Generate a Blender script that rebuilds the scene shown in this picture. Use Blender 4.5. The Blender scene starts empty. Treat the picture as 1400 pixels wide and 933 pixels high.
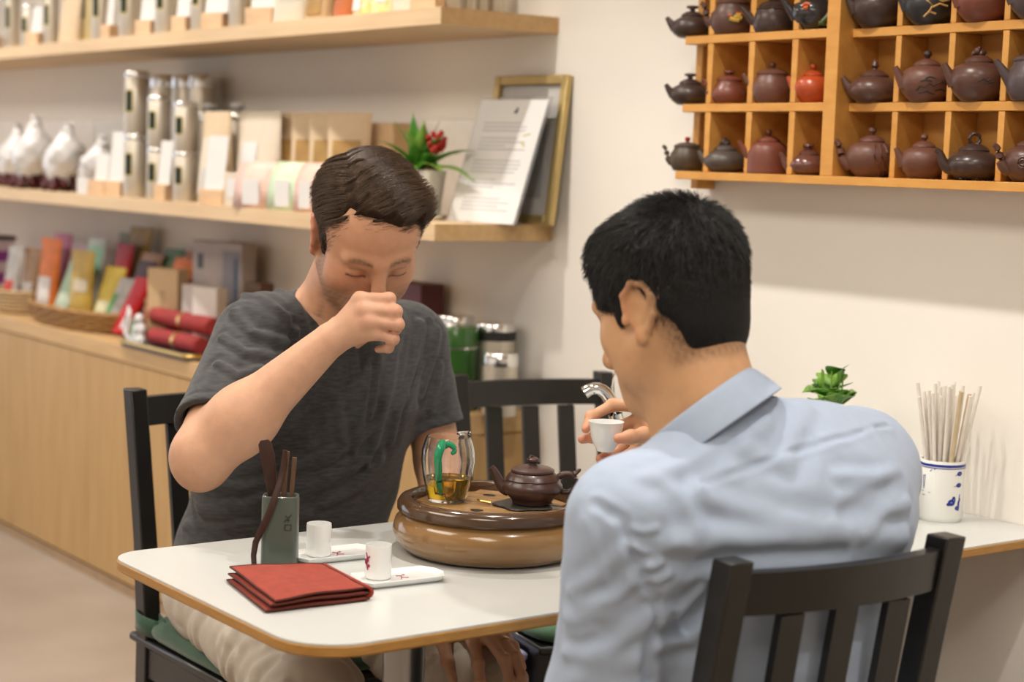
import bpy, bmesh, math, random
import numpy as np
from mathutils import Vector, Matrix
PI = math.pi
SC = bpy.context.scene
COL = SC.collection
random.seed(7)
V = Vector

# ---------------------------------------------------------------- camera
cam_d = bpy.data.cameras.new('camera'); cam = bpy.data.objects.new('camera', cam_d); COL.objects.link(cam)
_y, _p, _r = math.radians(53.4696), math.radians(5.74), math.radians(1.8646)
_f = V((-math.sin(_y)*math.cos(_p), math.cos(_y)*math.cos(_p), -math.sin(_p)))
_rt = _f.cross(V((0, 0, 1))).normalized(); _up = _rt.cross(_f)
_r2 = _rt*math.cos(_r)+_up*math.sin(_r); _u2 = _up*math.cos(_r)-_rt*math.sin(_r)
M = Matrix.Identity(4)
for i in range(3):
    M[i][0], M[i][1], M[i][2] = _r2[i], _u2[i], -_f[i]
M.translation = V((0, -2.5, 1.3427))
cam.matrix_world = M
cam_d.sensor_width = 36.0; cam_d.lens = 2404.743*36/1400
cam_d.clip_start = .05; cam_d.clip_end = 60
cam_d.dof.use_dof = True; cam_d.dof.focus_distance = 2.68; cam_d.dof.aperture_fstop = 3.5
SC.camera = cam
# ---------------------------------------------------------------- exposure, world, lights
SC.view_settings.view_transform = 'Standard'; SC.view_settings.look = 'None'
SC.view_settings.gamma = 1.0; SC.view_settings.use_curve_mapping = False
SC.view_settings.exposure = -0.20
SC.cycles.use_denoising = True
SC.cycles.max_bounces = 10; SC.cycles.diffuse_bounces = 5; SC.cycles.transmission_bounces = 10; SC.cycles.transparent_max_bounces = 10
SC.cycles.caustics_reflective = False; SC.cycles.caustics_refractive = False
SC.cycles.sample_clamp_indirect = 6
w = bpy.data.worlds.new('world'); SC.world = w; w.use_nodes = True
w.node_tree.nodes['Background'].inputs[0].default_value = (.75, .85, 1, 1)
w.node_tree.nodes['Background'].inputs[1].default_value = .9
def light(name, kind, loc, power, color, rot=(0, 0, 0), **kw):
    d = bpy.data.lights.new(name, kind); d.energy = power; d.color = color
    for k, v in kw.items(): setattr(d, k, v)
    o = bpy.data.objects.new(name, d); COL.objects.link(o); o.location = loc; o.rotation_euler = rot
    return o
WARM = (1.0, .94, .865)
for k, x in enumerate((-6.3, -5.25, -4.2, -3.15, -2.1, -1.05, 0.0)):      # row of ceiling downlights along the wall
    light('downlight_lamp', 'SPOT', (x, -.92, 2.70), 76, WARM, spot_size=math.radians(105), spot_blend=.6, shadow_soft_size=.035)
for k, (x, y) in enumerate(((-5.8, -2.6), (-3.0, -2.7), (-0.4, -2.7))):      # added soft warm fill from overhead, no light panels known there
    light('overhead_fill_lamp', 'AREA', (x, y, 2.69), 44, (1, .905, .77), shape='RECTANGLE', size=1.5, size_y=.9)
# daylight through the shop window in the far end wall and the street front
light('shop_window_daylight', 'AREA', (-8.7, -2.6, 1.4), 34, (.72, .82, 1.0), rot=(0, -PI/2, 0), shape='RECTANGLE', size=2.2, size_y=3.2)
light('street_window_daylight', 'AREA', (-3.2, -4.9, 1.5), 11, (.82, .90, 1.0), rot=(PI/2, 0, 0), shape='RECTANGLE', size=4.5, size_y=1.8)

# ---------------------------------------------------------------- materials
def mat(name, col, rough=.5, metal=0, noise=0, nscale=20, bump=0, bscale=80, stretch=(1, 1, 1), col2=None, coat=0, spec=.5, sheen=0, trans=0, ior=1.45, sss=0, attr=None, coords='Object'):
    m = bpy.data.materials.new(name); m.use_nodes = True
    nt = m.node_tree; b = nt.nodes['Principled BSDF']; L = nt.links.new
    b.inputs['Base Color'].default_value = (*col, 1); b.inputs['Roughness'].default_value = rough
    b.inputs['Metallic'].default_value = metal; b.inputs['Specular IOR Level'].default_value = spec
    b.inputs['Coat Weight'].default_value = coat; b.inputs['Sheen Weight'].default_value = sheen
    b.inputs['Transmission Weight'].default_value = trans; b.inputs['IOR'].default_value = ior
    if sss:
        b.inputs['Subsurface Weight'].default_value = sss
        b.inputs['Subsurface Radius'].default_value = (1, .35, .2); b.inputs['Subsurface Scale'].default_value = .006
    if noise or bump or col2:
        tc = nt.nodes.new('ShaderNodeTexCoord'); mp = nt.nodes.new('ShaderNodeMapping'); mp.inputs['Scale'].default_value = stretch
        L(tc.outputs[coords], mp.inputs['Vector'])
    src = None
    if attr:
        at = nt.nodes.new('ShaderNodeAttribute'); at.attribute_name = attr; src = at.outputs['Color']
    if noise or col2:
        n = nt.nodes.new('ShaderNodeTexNoise'); n.inputs['Scale'].default_value = nscale; n.inputs['Detail'].default_value = 6
        L(mp.outputs[0], n.inputs['Vector'])
        r = nt.nodes.new('ShaderNodeValToRGB'); r.color_ramp.elements[0].position = .3; r.color_ramp.elements[1].position = .7
        c2 = col2 or tuple(c*(1-noise) for c in col)
        r.color_ramp.elements[0].color = (*c2, 1); r.color_ramp.elements[1].color = (*col, 1)
        if attr:
            r.color_ramp.elements[0].color = (1-noise, 1-noise, 1-noise, 1); r.color_ramp.elements[1].color = (1, 1, 1, 1)
            mx = nt.nodes.new('ShaderNodeMix'); mx.data_type = 'RGBA'; mx.blend_type = 'MULTIPLY'; mx.inputs[0].default_value = 1
            L(n.outputs[0], r.inputs[0]); L(src, mx.inputs[6]); L(r.outputs[0], mx.inputs[7]); src = mx.outputs[2]
        else:
            L(n.outputs[0], r.inputs[0]); src = r.outputs[0]
    if src: L(src, b.inputs['Base Color'])
    if bump:
        n2 = nt.nodes.new('ShaderNodeTexNoise'); n2.inputs['Scale'].default_value = bscale; n2.inputs['Detail'].default_value = 4
        L(mp.outputs[0], n2.inputs['Vector'])
        bp = nt.nodes.new('ShaderNodeBump'); bp.inputs['Strength'].default_value = bump; bp.inputs['Distance'].default_value = .002
        L(n2.outputs[0], bp.inputs['Height']); L(bp.outputs[0], b.inputs['Normal'])
    return m
MT = {}
def T(key, *a, **k):
    if key not in MT: MT[key] = mat(key, *a, **k)
    return MT[key]
def plain(c, rough=.5, **k):
    key = 'paint_%03d_%03d_%03d_%d' % (*[int(round(v*200)) for v in c], int(rough*100))
    return T(key, c, rough, noise=.08, nscale=30, **k)
T('wall_paint', (.84, .80, .74), .7, noise=.03, nscale=3, bump=.08, bscale=120)
T('ceiling_paint', (.82, .80, .77), .8, noise=.02)
T('concrete', (.37, .305, .25), .42, noise=.2, nscale=2.2, col2=(.28, .225, .18), bump=.1, bscale=30)
T('maple', (.60, .40, .19), .5, nscale=6, stretch=(1, 9, 9), col2=(.52, .33, .145), bump=.05)
T('maple_v', (.52, .335, .145), .5, nscale=5, stretch=(9, 9, .7), col2=(.43, .265, .105), bump=.05)
T('shelf_wood', (.70, .52, .315), .5, nscale=6, stretch=(.8, 12, 12), col2=(.62, .44, .25), bump=.04)
T('rack_wood', (.66, .335, .085), .45, nscale=7, stretch=(2, 6, 6), col2=(.56, .26, .055), bump=.05)
T('plinth_wood', (.40, .27, .16), .5, noise=.2)
T('table_white', (.575, .59, .575), .22, noise=.02, nscale=8)
T('table_edge', (.42, .22, .055), .45, nscale=20, stretch=(2, 2, 20), col2=(.33, .16, .035))
T('black_wood', (.010, .009, .008), .36, noise=.3, nscale=12, stretch=(6, 6, 1), bump=.12, bscale=60, coat=.15)
T('steel', (.34, .335, .33), .3, metal=1, noise=.05)
T('tin', (.64, .585, .50), .42, metal=.75, noise=.05, nscale=8)
T('silver_lid', (.8, .8, .79), .18, metal=1, noise=.03)
T('chrome', (.85, .83, .80), .06, metal=1, noise=.02)
T('gold', (.70, .50, .18), .3, metal=1, noise=.1)
T('goldframe', (.60, .45, .19), .4, metal=.6, noise=.15)
T('label_dark', (.012, .022, .014), .5, noise=.1)
T('label_yellow', (.62, .50, .10), .5, noise=.1)
T('block_wood', (.76, .52, .32), .55, noise=.15, stretch=(1, 6, 6))
T('kraft', (.62, .43, .24), .7, noise=.12, nscale=40, bump=.15, bscale=60)
T('kraft_pale', (.68, .53, .36), .7, noise=.08, nscale=40, bump=.1, bscale=60)
T('cream_paper', (.70, .62, .50), .6, noise=.06, bump=.1, bscale=50)
T('paper', (.74, .735, .73), .6, noise=.03)
T('tea_leaf', (.055, .03, .015), .7, noise=.5, nscale=200, bump=.6, bscale=250)
T('window_film', (.50, .30, .10), .2, noise=.35, nscale=18, coat=.3)
T('zisha_tray', (.20, .105, .036), .22, nscale=2.5, stretch=(1, 1, 3), col2=(.31, .175, .065), coat=.6)
T('tray_rim', (.050, .025, .012), .2, nscale=5, col2=(.095, .047, .02), coat=.6)
T('bamboo', (.42, .245, .10), .35, nscale=8, stretch=(2, 14, 14), col2=(.30, .155, .055), coat=.2)
T('glass', (1, 1, 1), .0, trans=1, ior=1.45)
T('tea', (.86, .58, .04), .0, trans=1, ior=1.33)
T('green_glass', (.01, .30, .13), .08, noise=.3, coat=.5)
T('porcelain', (.78, .79, .78), .14, noise=.015, coat=.4)
T('porcelain_warm', (.74, .75, .72), .16, noise=.015, coat=.4)
T('red_print', (.34, .015, .07), .4, noise=.3, nscale=200)
T('blue_print', (.012, .03, .30), .3, noise=.3, nscale=200)
T('celadon', (.085, .105, .088), .35, noise=.15, nscale=12, coat=.2)
T('engrave', (.03, .038, .032), .6, noise=.1)
T('dark_bamboo', (.045, .016, .010), .4, noise=.4, nscale=20, stretch=(6, 6, 1))
T('tool_wood', (.14, .075, .04), .5, noise=.3, nscale=30, stretch=(6, 6, 1))
T('red_cloth', (.33, .045, .024), .9, noise=.25, nscale=60, bump=.5, bscale=500, sheen=.05)
T('cloth_hem', (.085, .018, .011), .9, noise=.2)
T('green_fabric', (.022, .075, .040), .8, noise=.2, nscale=40, bump=.3, bscale=400, sheen=.3)
T('sage_fabric', (.11, .24, .135), .8, noise=.15, nscale=20, bump=.3, bscale=400, sheen=.3)
T('lavender_sheen', (.42, .43, .66), .4, noise=.05)  # bluish sheen of the black chair side, put into a colour
T('bag_plastic', (.72, .71, .71), .3, noise=.06, nscale=12, bump=1, bscale=28, coat=.3)
T('date_red', (.10, .012, .014), .45, noise=.5, nscale=60, bump=.8, bscale=90)
T('wicker', (.46, .25, .085), .6, noise=.45, nscale=70, stretch=(1, 1, 3))
T('wicker_pale', (.60, .43, .24), .6, noise=.35, nscale=70, stretch=(1, 1, 3))
T('leaf', (.07, .24, .022), .4, noise=.35, nscale=25, coat=.2)
T('leaf_pale', (.20, .40, .055), .4, noise=.3, nscale=40)
T('soil', (.05, .03, .02), .9, noise=.4, nscale=90)
T('flower_red', (.50, .02, .012), .5, noise=.4, nscale=80)
T('canister_green', (.035, .125, .022), .25, noise=.1, coat=.4)
T('stick_paper', (.80, .75, .69), .6, noise=.1, nscale=60)
T('stick_wood', (.62, .49, .31), .6, noise=.15, nscale=60)
T('box_maroon', (.10, .018, .022), .5, noise=.2)
T('acrylic', (.95, .96, .97), .05, trans=.85, ior=1.1)
T('dark_glass', (.02, .018, .022), .08, noise=.2, coat=.5)
T('rubber', (.015, .015, .015), .5, noise=.1)

# ---------------------------------------------------------------- mesh helpers
class MB:
    def __init__(s): s.v = []; s.f = []
    def add(s, vs, fs):
        n = len(s.v); s.v += [tuple(p) for p in vs]; s.f += [tuple(i+n for i in f) for f in fs]; return s
    def box(s, c, d, rz=0, bev=0, rot=None, seg=1):
        bm = bmesh.new(); bmesh.ops.create_cube(bm, size=1)
        for v in bm.verts: v.co = V((v.co.x*d[0], v.co.y*d[1], v.co.z*d[2]))
        if bev: bmesh.ops.bevel(bm, geom=list(bm.edges), offset=min(bev, min(d)*.45), segments=seg, profile=.5, affect='EDGES')
        R = (rot if rot is not None else Matrix.Rotation(rz, 3, 'Z'))
        bm.verts.index_update()
        s.add([R @ v.co + V(c) for v in bm.verts], [[v.index for v in f.verts] for f in bm.faces]); bm.free(); return s
    def lathe(s, prof, n=32, c=(0, 0, 0), R=None, cap=True, sx=1, sy=1):
        vs = []; fs = []; m = len(prof)
        for (r, z) in prof:
            for k in range(n):
                a = 2*PI*k/n; p = V((r*math.cos(a)*sx, r*math.sin(a)*sy, z))
                if R is not None: p = R @ p
                vs.append(p+V(c))
        for i in range(m-1):
            for k in range(n):
                k2 = (k+1) % n; fs.append((i*n+k, i*n+k2, (i+1)*n+k2, (i+1)*n+k))
        if cap:
            if prof[0][0] > 1e-5: fs.append(tuple(range(n-1, -1, -1)))
            if prof[-1][0] > 1e-5: fs.append(tuple((m-1)*n+k for k in range(n)))
        return s.add(vs, fs)
    def tube(s, pts, rad, n=10, flat=1.0, ref=V((0, 0, 1))):
        pts = [V(p) for p in pts]; m = len(pts)
        if not hasattr(rad, '__len__'): rad = [rad]*m
        vs = []; fs = []
        for i, p in enumerate(pts):
            t = (pts[min(i+1, m-1)]-pts[max(i-1, 0)]).normalized()
            r_ = ref if abs(t.dot(ref)) < .95 else V((1, 0, 0))
            a = t.cross(r_).normalized(); b = a.cross(t)
            for k in range(n):
                q = 2*PI*k/n; vs.append(p+a*math.cos(q)*rad[i]*flat+b*math.sin(q)*rad[i])
        for i in range(m-1):
            for k in range(n): fs.append((i*n+k, i*n+(k+1) % n, (i+1)*n+(k+1) % n, (i+1)*n+k))
        fs.append(tuple(range(n-1, -1, -1))); fs.append(tuple((m-1)*n+k for k in range(n)))
        return s.add(vs, fs)
    def ball(s, c, r, n=12, R=None):
        if not hasattr(r, '__len__'): r = (r, r, r)
        m = max(6, n*2//3); vs = []; fs = []
        for i in range(m+1):
            th = PI*i/m
            for k in range(n):
                ph = 2*PI*k/n; p = V((math.sin(th)*math.cos(ph)*r[0], math.sin(th)*math.sin(ph)*r[1], math.cos(th)*r[2]))
                if R is not None: p = R @ p
                vs.append(p+V(c))
        for i in range(m):
            for k in range(n): fs.append((i*n+k, (i+1)*n+k, (i+1)*n+(k+1) % n, i*n+(k+1) % n))
        return s.add(vs, fs)
    def grid(s, rows, close=False):
        m = len(rows); n = len(rows[0]); vs = [p for r in rows for p in r]; fs = []
        for i in range(m-1):
            for k in range(n-(0 if close else 1)): fs.append((i*n+k, i*n+(k+1) % n, (i+1)*n+(k+1) % n, (i+1)*n+k))
        return s.add(vs, fs)
    def build(s, name, m, parent=None, smooth=True, angle=40, weld=False):
        me = bpy.data.meshes.new(name); me.from_pydata(s.v, [], s.f); me.update()
        if weld:
            bm = bmesh.new(); bm.from_mesh(me); bmesh.ops.remove_doubles(bm, verts=bm.verts, dist=1e-6); bmesh.ops.recalc_face_normals(bm, faces=bm.faces); bm.to_mesh(me); bm.free()
        me.materials.append(MT[m] if isinstance(m, str) else m)
        if smooth:
            me.polygons.foreach_set('use_smooth', [True]*len(me.polygons))
            me.set_sharp_from_angle(angle=math.radians(angle))
        o = bpy.data.objects.new(name, me); COL.objects.link(o)
        if parent: o.parent = parent
        return o
def solid(o, t, off=0):
    md = o.modifiers.new('thickness', 'SOLIDIFY'); md.thickness = t; md.offset = off; return o
def thing(name, label, cat, loc=(0, 0, 0), rz=0, group=None):
    o = bpy.data.objects.new(name, None); COL.objects.link(o); o.empty_display_size = .05
    o.location = loc; o.rotation_euler = (0, 0, rz); return tag(o, label, cat, group)
def tag(o, label, cat, group=None):
    o['label'] = label; o['category'] = cat
    if group: o['group'] = group
    return o
def struct(o): o['kind'] = 'structure'; return o
def stuff(o): o['kind'] = 'stuff'; return o
def lerp(a, b, t): return a+(b-a)*t
def catmull(pts, n=5):
    P = [V(p) for p in pts]; P = [P[0]*2-P[1]]+P+[P[-1]*2-P[-2]]; out = []
    for i in range(1, len(P)-2):
        for k in range(n):
            t = k/n; a, b, c, d = P[i-1], P[i], P[i+1], P[i+2]
            out.append(((b*2)+(c-a)*t+(a*2-b*5+c*4-d)*t*t+(b*3-a-c*3+d)*t*t*t)*.5)
    return out+[P[-2]]
def bez(pts, n):
    out = []
    for i in range(n+1):
        t = i/n; q = [V(p) for p in pts]
        while len(q) > 1: q = [q[k].lerp(q[k+1], t) for k in range(len(q)-1)]
        out.append(q[0])
    return out
# ================================================================ the room
X0, X1, Y1 = -8.8, 1.6, -5.0
struct(MB().box(((X0+X1)/2, Y1/2, -.05), (X1-X0, -Y1, .1)).build('floor', 'concrete'))
struct(MB().box(((X0+X1)/2, Y1/2, 2.80), (X1-X0, -Y1, .1)).build('ceiling', 'ceiling_paint'))
struct(MB().box(((X0+X1)/2, .06, 1.375), (X1-X0, .12, 2.85)).build('wall_back', 'wall_paint'))
struct(MB().box(((X0+X1)/2, Y1-.06, 1.375), (X1-X0, .12, 2.85)).build('wall_front', 'wall_paint'))
struct(MB().box((X0-.06, Y1/2, 1.375), (.12, -Y1+.24, 2.85)).build('wall_left', 'wall_paint'))
struct(MB().box((X1+.06, Y1/2, 1.375), (.12, -Y1+.24, 2.85)).build('wall_right', 'wall_paint'))
struct(MB().box((-5.75, -.006, 1.325), (4.98, .012, .25), bev=.003).build('trim_1', plain((.90, .88, .85), .5)))
# faint scratches rubbed into the paint beside the sticks
# ---- shelves
def shelf(z, lab):
    t = thing('wall_shelf', lab, 'shelf', (-3.235, 0, z))
    x0 = -8.7+3.235
    MB().box((x0/2, -.1625+.0005, -.019), (-x0, .324, .038), bev=.0012).build('shelf_board', 'shelf_wood', t)
    MB().box((x0/2, -.3255, -.019), (-x0+.001, .0012, .0375)).build('front_edging', 'shelf_wood', t)
    MB().box((.0006, -.1625, -.019), (.0012, .324, .0375)).build('end_edging', 'maple', t)
shelf(1.681, 'upper pale wood wall shelf carrying tins and cream packets')
shelf(1.206, 'lower pale wood wall shelf carrying white bags, tins and potted plant')
# ---- counter
ct = thing('long_counter', 'long low pale wood counter running under the wall shelves', 'counter', (-3.29, 0, 0))
xl = -8.6+3.29
MB().box((xl/2, -.155, .7385), (-xl, .309, .049), bev=.0015).build('worktop', 'maple', ct)
MB().box((xl/2, -.146, .373), (-xl-.01, .29, .682)).build('carcass', 'maple_v', ct)
edges = [0, -.62, -1.25, -1.9, -2.55, -3.2, -3.85, -4.5, -5.3]
for a, b in zip(edges[:-1], edges[1:]):
    MB().box(((a+b)/2, -.298, .375), (a-b-.003, .016, .672), bev=.0012).build('door_panel', 'maple_v', ct)
MB().box((-.002, -.146, .375), (.014, .284, .672), bev=.001).build('side_panel', 'maple_v', ct)
MB().box((xl/2, -.293, .016), (-xl-.012, .02, .0315)).build('plinth', 'plinth_wood', ct)

# ---- table
tb = thing('cafe_table', 'white topped cafe table with thin brown wooden edge, set against the wall', 'table', (-2.1, -.72, 0))
def rrect(x0, x1, y0, y1, rads, n=10):
    pts = []
    for (cx, cy, a0), r in zip(((x1, y1, 0), (x0, y1, PI/2), (x0, y0, PI), (x1, y0, 1.5*PI)), rads):
        sx = -1 if cx == x1 else 1; sy = -1 if cy == y1 else 1
        for k in range(n+1 if r > 0 else 1):
            a = a0+PI/2*k/n; pts.append((cx+sx*r+r*math.cos(a), cy+sy*r+r*math.sin(a)))
    return pts
def slab(pts, z0, z1, ch=0, fine=.0):
    m = MB(); n = len(pts); c = V((sum(p[0] for p in pts)/n, sum(p[1] for p in pts)/n))
    def ring(off, z): return [(p[0]-(p[0]-c.x)*off/max(.05, abs(p[0]-c.x)) if abs(p[0]-c.x) > 1e-6 else p[0], p[1]-(p[1]-c.y)*off/max(.05, abs(p[1]-c.y)) if abs(p[1]-c.y) > 1e-6 else p[1], z) for p in pts]
    rings = [ring(ch, z0), ring(0, z0+ch), ring(0, z1-ch), ring(ch, z1)] if ch else [ring(0, z0), ring(0, z1)]
    m.grid(rings, close=True); m.f.append(tuple(range(n-1, -1, -1))); k = (len(rings)-1)*n; m.f.append(tuple(k+i for i in range(n)))
    return m
P = rrect(-.305, .297, -.735, .718, (0, 0, .055, .085))
slab(P, .732, .7488, .003).build('edge_band', 'table_edge', tb)
P2 = rrect(-.3035, .2955, -.7335, .718, (0, 0, .054, .084))
slab(P2, .7475, .750).build('tabletop', 'table_white', tb)
for y in (-.402, .40):
    lg = MB().lathe([(.031, .02), (.031, .725)], 28, (0, y, 0)).build('leg', 'steel', tb)
    MB().lathe([(.09, .722), (.09, .732)], 24, (0, y, 0)).build('mounting_plate', 'steel', lg)
    MB().lathe([(.0, 0), (.20, 0), (.20, .008), (.18, .016), (.05, .024), (.032, .03)], 40, (0, y, 0)).build('foot_plate', 'steel', lg)

# ---- chairs
def chair(lab, loc, rz, w=.375):
    t = thing('dining_chair', lab, 'chair', loc, rz)          # local: faces +x, back at x=0
    hw = w/2-.0175
    def post(y):
        m = MB(); bx = [(-.035, 0), (-.005, .44), (-.0, .60), (-.055, .905)]
        def X(z): return 0.0 if z >= .905 else 0
        rows = []
        prof = [(-.035, 0.0), (.03, .25), (.035, .45), (.016, .62), (-.014, .78), (-.038, .902)]
        for (x, z) in prof:
            dx = .021 if z < .6 else .0185
            rows.append([(x-dx, y-.0165, z), (x+dx, y-.0165, z), (x+dx, y+.0165, z), (x-dx, y+.0165, z)])
        m.grid(rows, close=True); m.f.append((3, 2, 1, 0)); k = 4*(len(prof)-1); m.f.append((k, k+1, k+2, k+3))
        o = m.build('rear_post', 'black_wood', t, angle=20)
        md = o.modifiers.new('rounding', 'BEVEL'); md.width = .0025; md.segments = 2; md.limit_method = 'ANGLE'
    post(-hw); post(hw)
    for y in (-hw, hw): MB().box((.405, y, .22), (.036, .034, .44), bev=.002).build('front_leg', 'black_wood', t)
    def curved(name, z0, z1, xo, th, bow, px):
        rows = []
        for k in range(13):
            y = lerp(-hw+.012, hw-.012, k/12); b = -bow*(1-(2*k/12-1)**2)
            rows.append([(px(z0)+b+xo-th/2, y, z0), (px(z0)+b+xo+th/2, y, z0), (px(z1)+b+xo+th/2, y, z1), (px(z1)+b+xo-th/2, y, z1)])
        m = MB().grid(rows, close=True); m.f.append((0, 1, 2, 3)); m.f.append((51, 50, 49, 48))
        return m.build(name, 'black_wood', t, angle=30)
    px = lambda z: lerp(.038, -.038, max(0, min(1, (z-.45)/.45)))
    curved('top_rail', .833, .886, 0, .02, .022, px)
    curved('bottom_rail', .535, .575, 0, .018, .012, px)
    for k in range(3):
        y = lerp(-hw, hw, (k+1)/4); b = -.017
        m = MB(); rows = [[(px(z)+b-.006, y-.018, z), (px(z)+b+.006, y-.018, z), (px(z)+b+.006, y+.018, z), (px(z)+b-.006, y+.018, z)] for z in (.56, .65, .75, .83)]
        m.grid(rows, close=True); m.build('back_slat', 'black_wood', t, angle=30)
    MB().box((.210, 0, .437), (.45, w, .016), bev=.004).build('seat', 'black_wood', t)
    for y in (-hw, hw): MB().box((.215, y, .40), (.345, .022, .058), bev=.002).build('side_apron', 'black_wood', t)
    MB().box((.397, 0, .40), (.02, w-.06, .058), bev=.002).build('front_apron', 'black_wood', t)
    for y in (-hw, hw): MB().box((.205, y, .2), (.37, .016, .028), bev=.002).build('stretcher', 'black_wood', t)
    return t
ch1 = chair('black wooden chair with slatted back that the drinking man sits on', (-3.004, -.951, 0), 0)
ch2 = chair('empty black wooden chair with slatted back beside the wall, behind the teapot', (-2.925, -.258, 0), -.21)
ch3 = chair('black wooden chair carrying the man in the light blue shirt, seen from behind', (-1.464, -.934, -.003), PI-.08)
def cushion(lab, loc, rz, m, strap=True):
    t = thing('seat_cushion', lab, 'cushion', loc, rz)
    rows = []; N = 28
    prof = [(.0, .0), (.90, .0), (.985, .008), (1.0, .018), (.985, .028), (.93, .036), (.5, .043), (0, .044)]
    for r, z in prof:
        row = []
        for k in range(N):
            a = 2*PI*k/N; c, s_ = math.cos(a), math.sin(a); e = .32
            row.append((.215+.212*r*math.copysign(abs(c)**e, c), .188*r*math.copysign(abs(s_)**e, s_), z))
        rows.append(row)
    MB().grid(rows, close=True).build('pad', m, t, angle=80)
    if strap:
        for s_ in (-1, 1):
            y = s_*.172
            pts = [(.06, y, .02), (.03, y+s_*.028, .028), (-.02, y+s_*.032, .034), (-.035, y, .034), (-.02, y-s_*.022, .034), (.03, y-s_*.020, .03), (.07, y-s_*.01, .02)]
            rows = [[V(p)+V((0, 0, -.017)), V(p)+V((0, 0, .017))] for p in bez(pts, 20)]
            o = MB().grid(rows).build('tie_strap', m, t); solid(o, .003)
    return t
cushion('dark green seat cushion tied to the chair of the drinking man', (-2.985, -.951, .4452), 0, 'green_fabric')
cushion('sage green seat cushion on the empty chair by the wall', (-2.905, -.262, .4452), -.21, 'sage_fabric')
bx = thing('sheen_panel', 'slim pale lavender folding crate standing against the side of the empty chair', 'crate', (-2.908, -.258, 0), -.21)
MB().box((.21, -.217, .205), (.33, .036, .41), bev=.006, seg=2).build('sheen_body', 'lavender_sheen', bx)  # slim box added in place of bluish light reflected on the chair apron
MB().box((.21, -.217, .418), (.338, .044, .016), bev=.004).build('sheen_rim', 'lavender_sheen', bx)
# ================================================================ teapot rack on the wall
rk = thing('teapot_rack', 'orange wooden pigeonhole rack on the wall holding clay teapots', 'rack', (-2.264, 0, 1.324))
def rb(name, x0, x1, y0, y1, z0, z1):
    MB().box(((x0+x1)/2+2.264, (y0+y1)/2, (z0+z1)/2-1.324), (x1-x0, y1-y0, z1-z0), bev=.001).build(name, 'rack_wood', rk)
XR = -1.45
rb('bottom_board', -2.676, XR, -.122, -.002, 1.324, 1.340)
rb('centre_panel', -2.281, -2.249, -.120, -.002, 1.3402, 2.06)
for z in (1.466, 1.600, 1.735, 1.870, 2.005):
    rb('shelf_board', -2.668, -2.2815, -.117, -.0145, z-.008, z+.008)
    rb('shelf_board', -2.2485, XR, -.086, -.0145, z-.008, z+.008)
zs = [1.3402, 1.466, 1.600, 1.735, 1.870, 2.005]
for a, b in zip(zs[:-1], zs[1:]):
    a2 = a+(.0082 if a > 1.35 else 0); b2 = b-.0082
    for x in (-2.594, -2.478, -2.363): rb('divider', x-.0075, x+.0075, -.116, -.0145, a2, b2)
    for x in (-2.139, -2.019, -1.906, -1.79, -1.675, -1.56): rb('divider', x-.0065, x+.0065, -.085, -.0145, a2, b2)
rb('back_panel', -2.60, XR, -.014, -.003, 1.3405, 2.06)
rb('hanging_rail', -2.708, -2.688, -.05, -.002, 1.305, 2.06)
# ---- clay teapots
CL = {'dark': (.055, .032, .026), 'brown': (.105, .048, .034), 'mid': (.15, .062, .042), 'red': (.19, .055, .033), 'orange': (.46, .075, .020),
      'black': (.026, .025, .027), 'olive': (.075, .052, .034), 'grey': (.085, .066, .056), 'plum': (.085, .06, .062), 'gloss': (.15, .06, .045)}
SHAPES = {  # profile of the body (r, z), radius .5 = full width
 'round': [(.26, 0), (.30, .03), (.42, .17), (.49, .34), (.50, .46), (.46, .60), (.36, .70), (.24, .75)],
 'squat': [(.30, 0), (.34, .03), (.44, .11), (.50, .24), (.49, .34), (.42, .46), (.31, .53), (.26, .56)],
 'pear':  [(.34, 0), (.38, .03), (.46, .14), (.50, .27), (.47, .42), (.38, .54), (.34, .62), (.33, .70)],
 'tall':  [(.36, 0), (.40, .03), (.47, .18), (.50, .36), (.48, .54), (.41, .66), (.38, .72), (.37, .78)],
 'drum':  [(.47, 0), (.50, .03), (.50, .30), (.49, .56), (.45, .70), (.36, .79), (.27, .83)],
 'trap':  [(.40, 0), (.42, .02), (.46, .20), (.42, .46), (.40, .52), (.42, .54), (.33, .60)],
}
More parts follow.
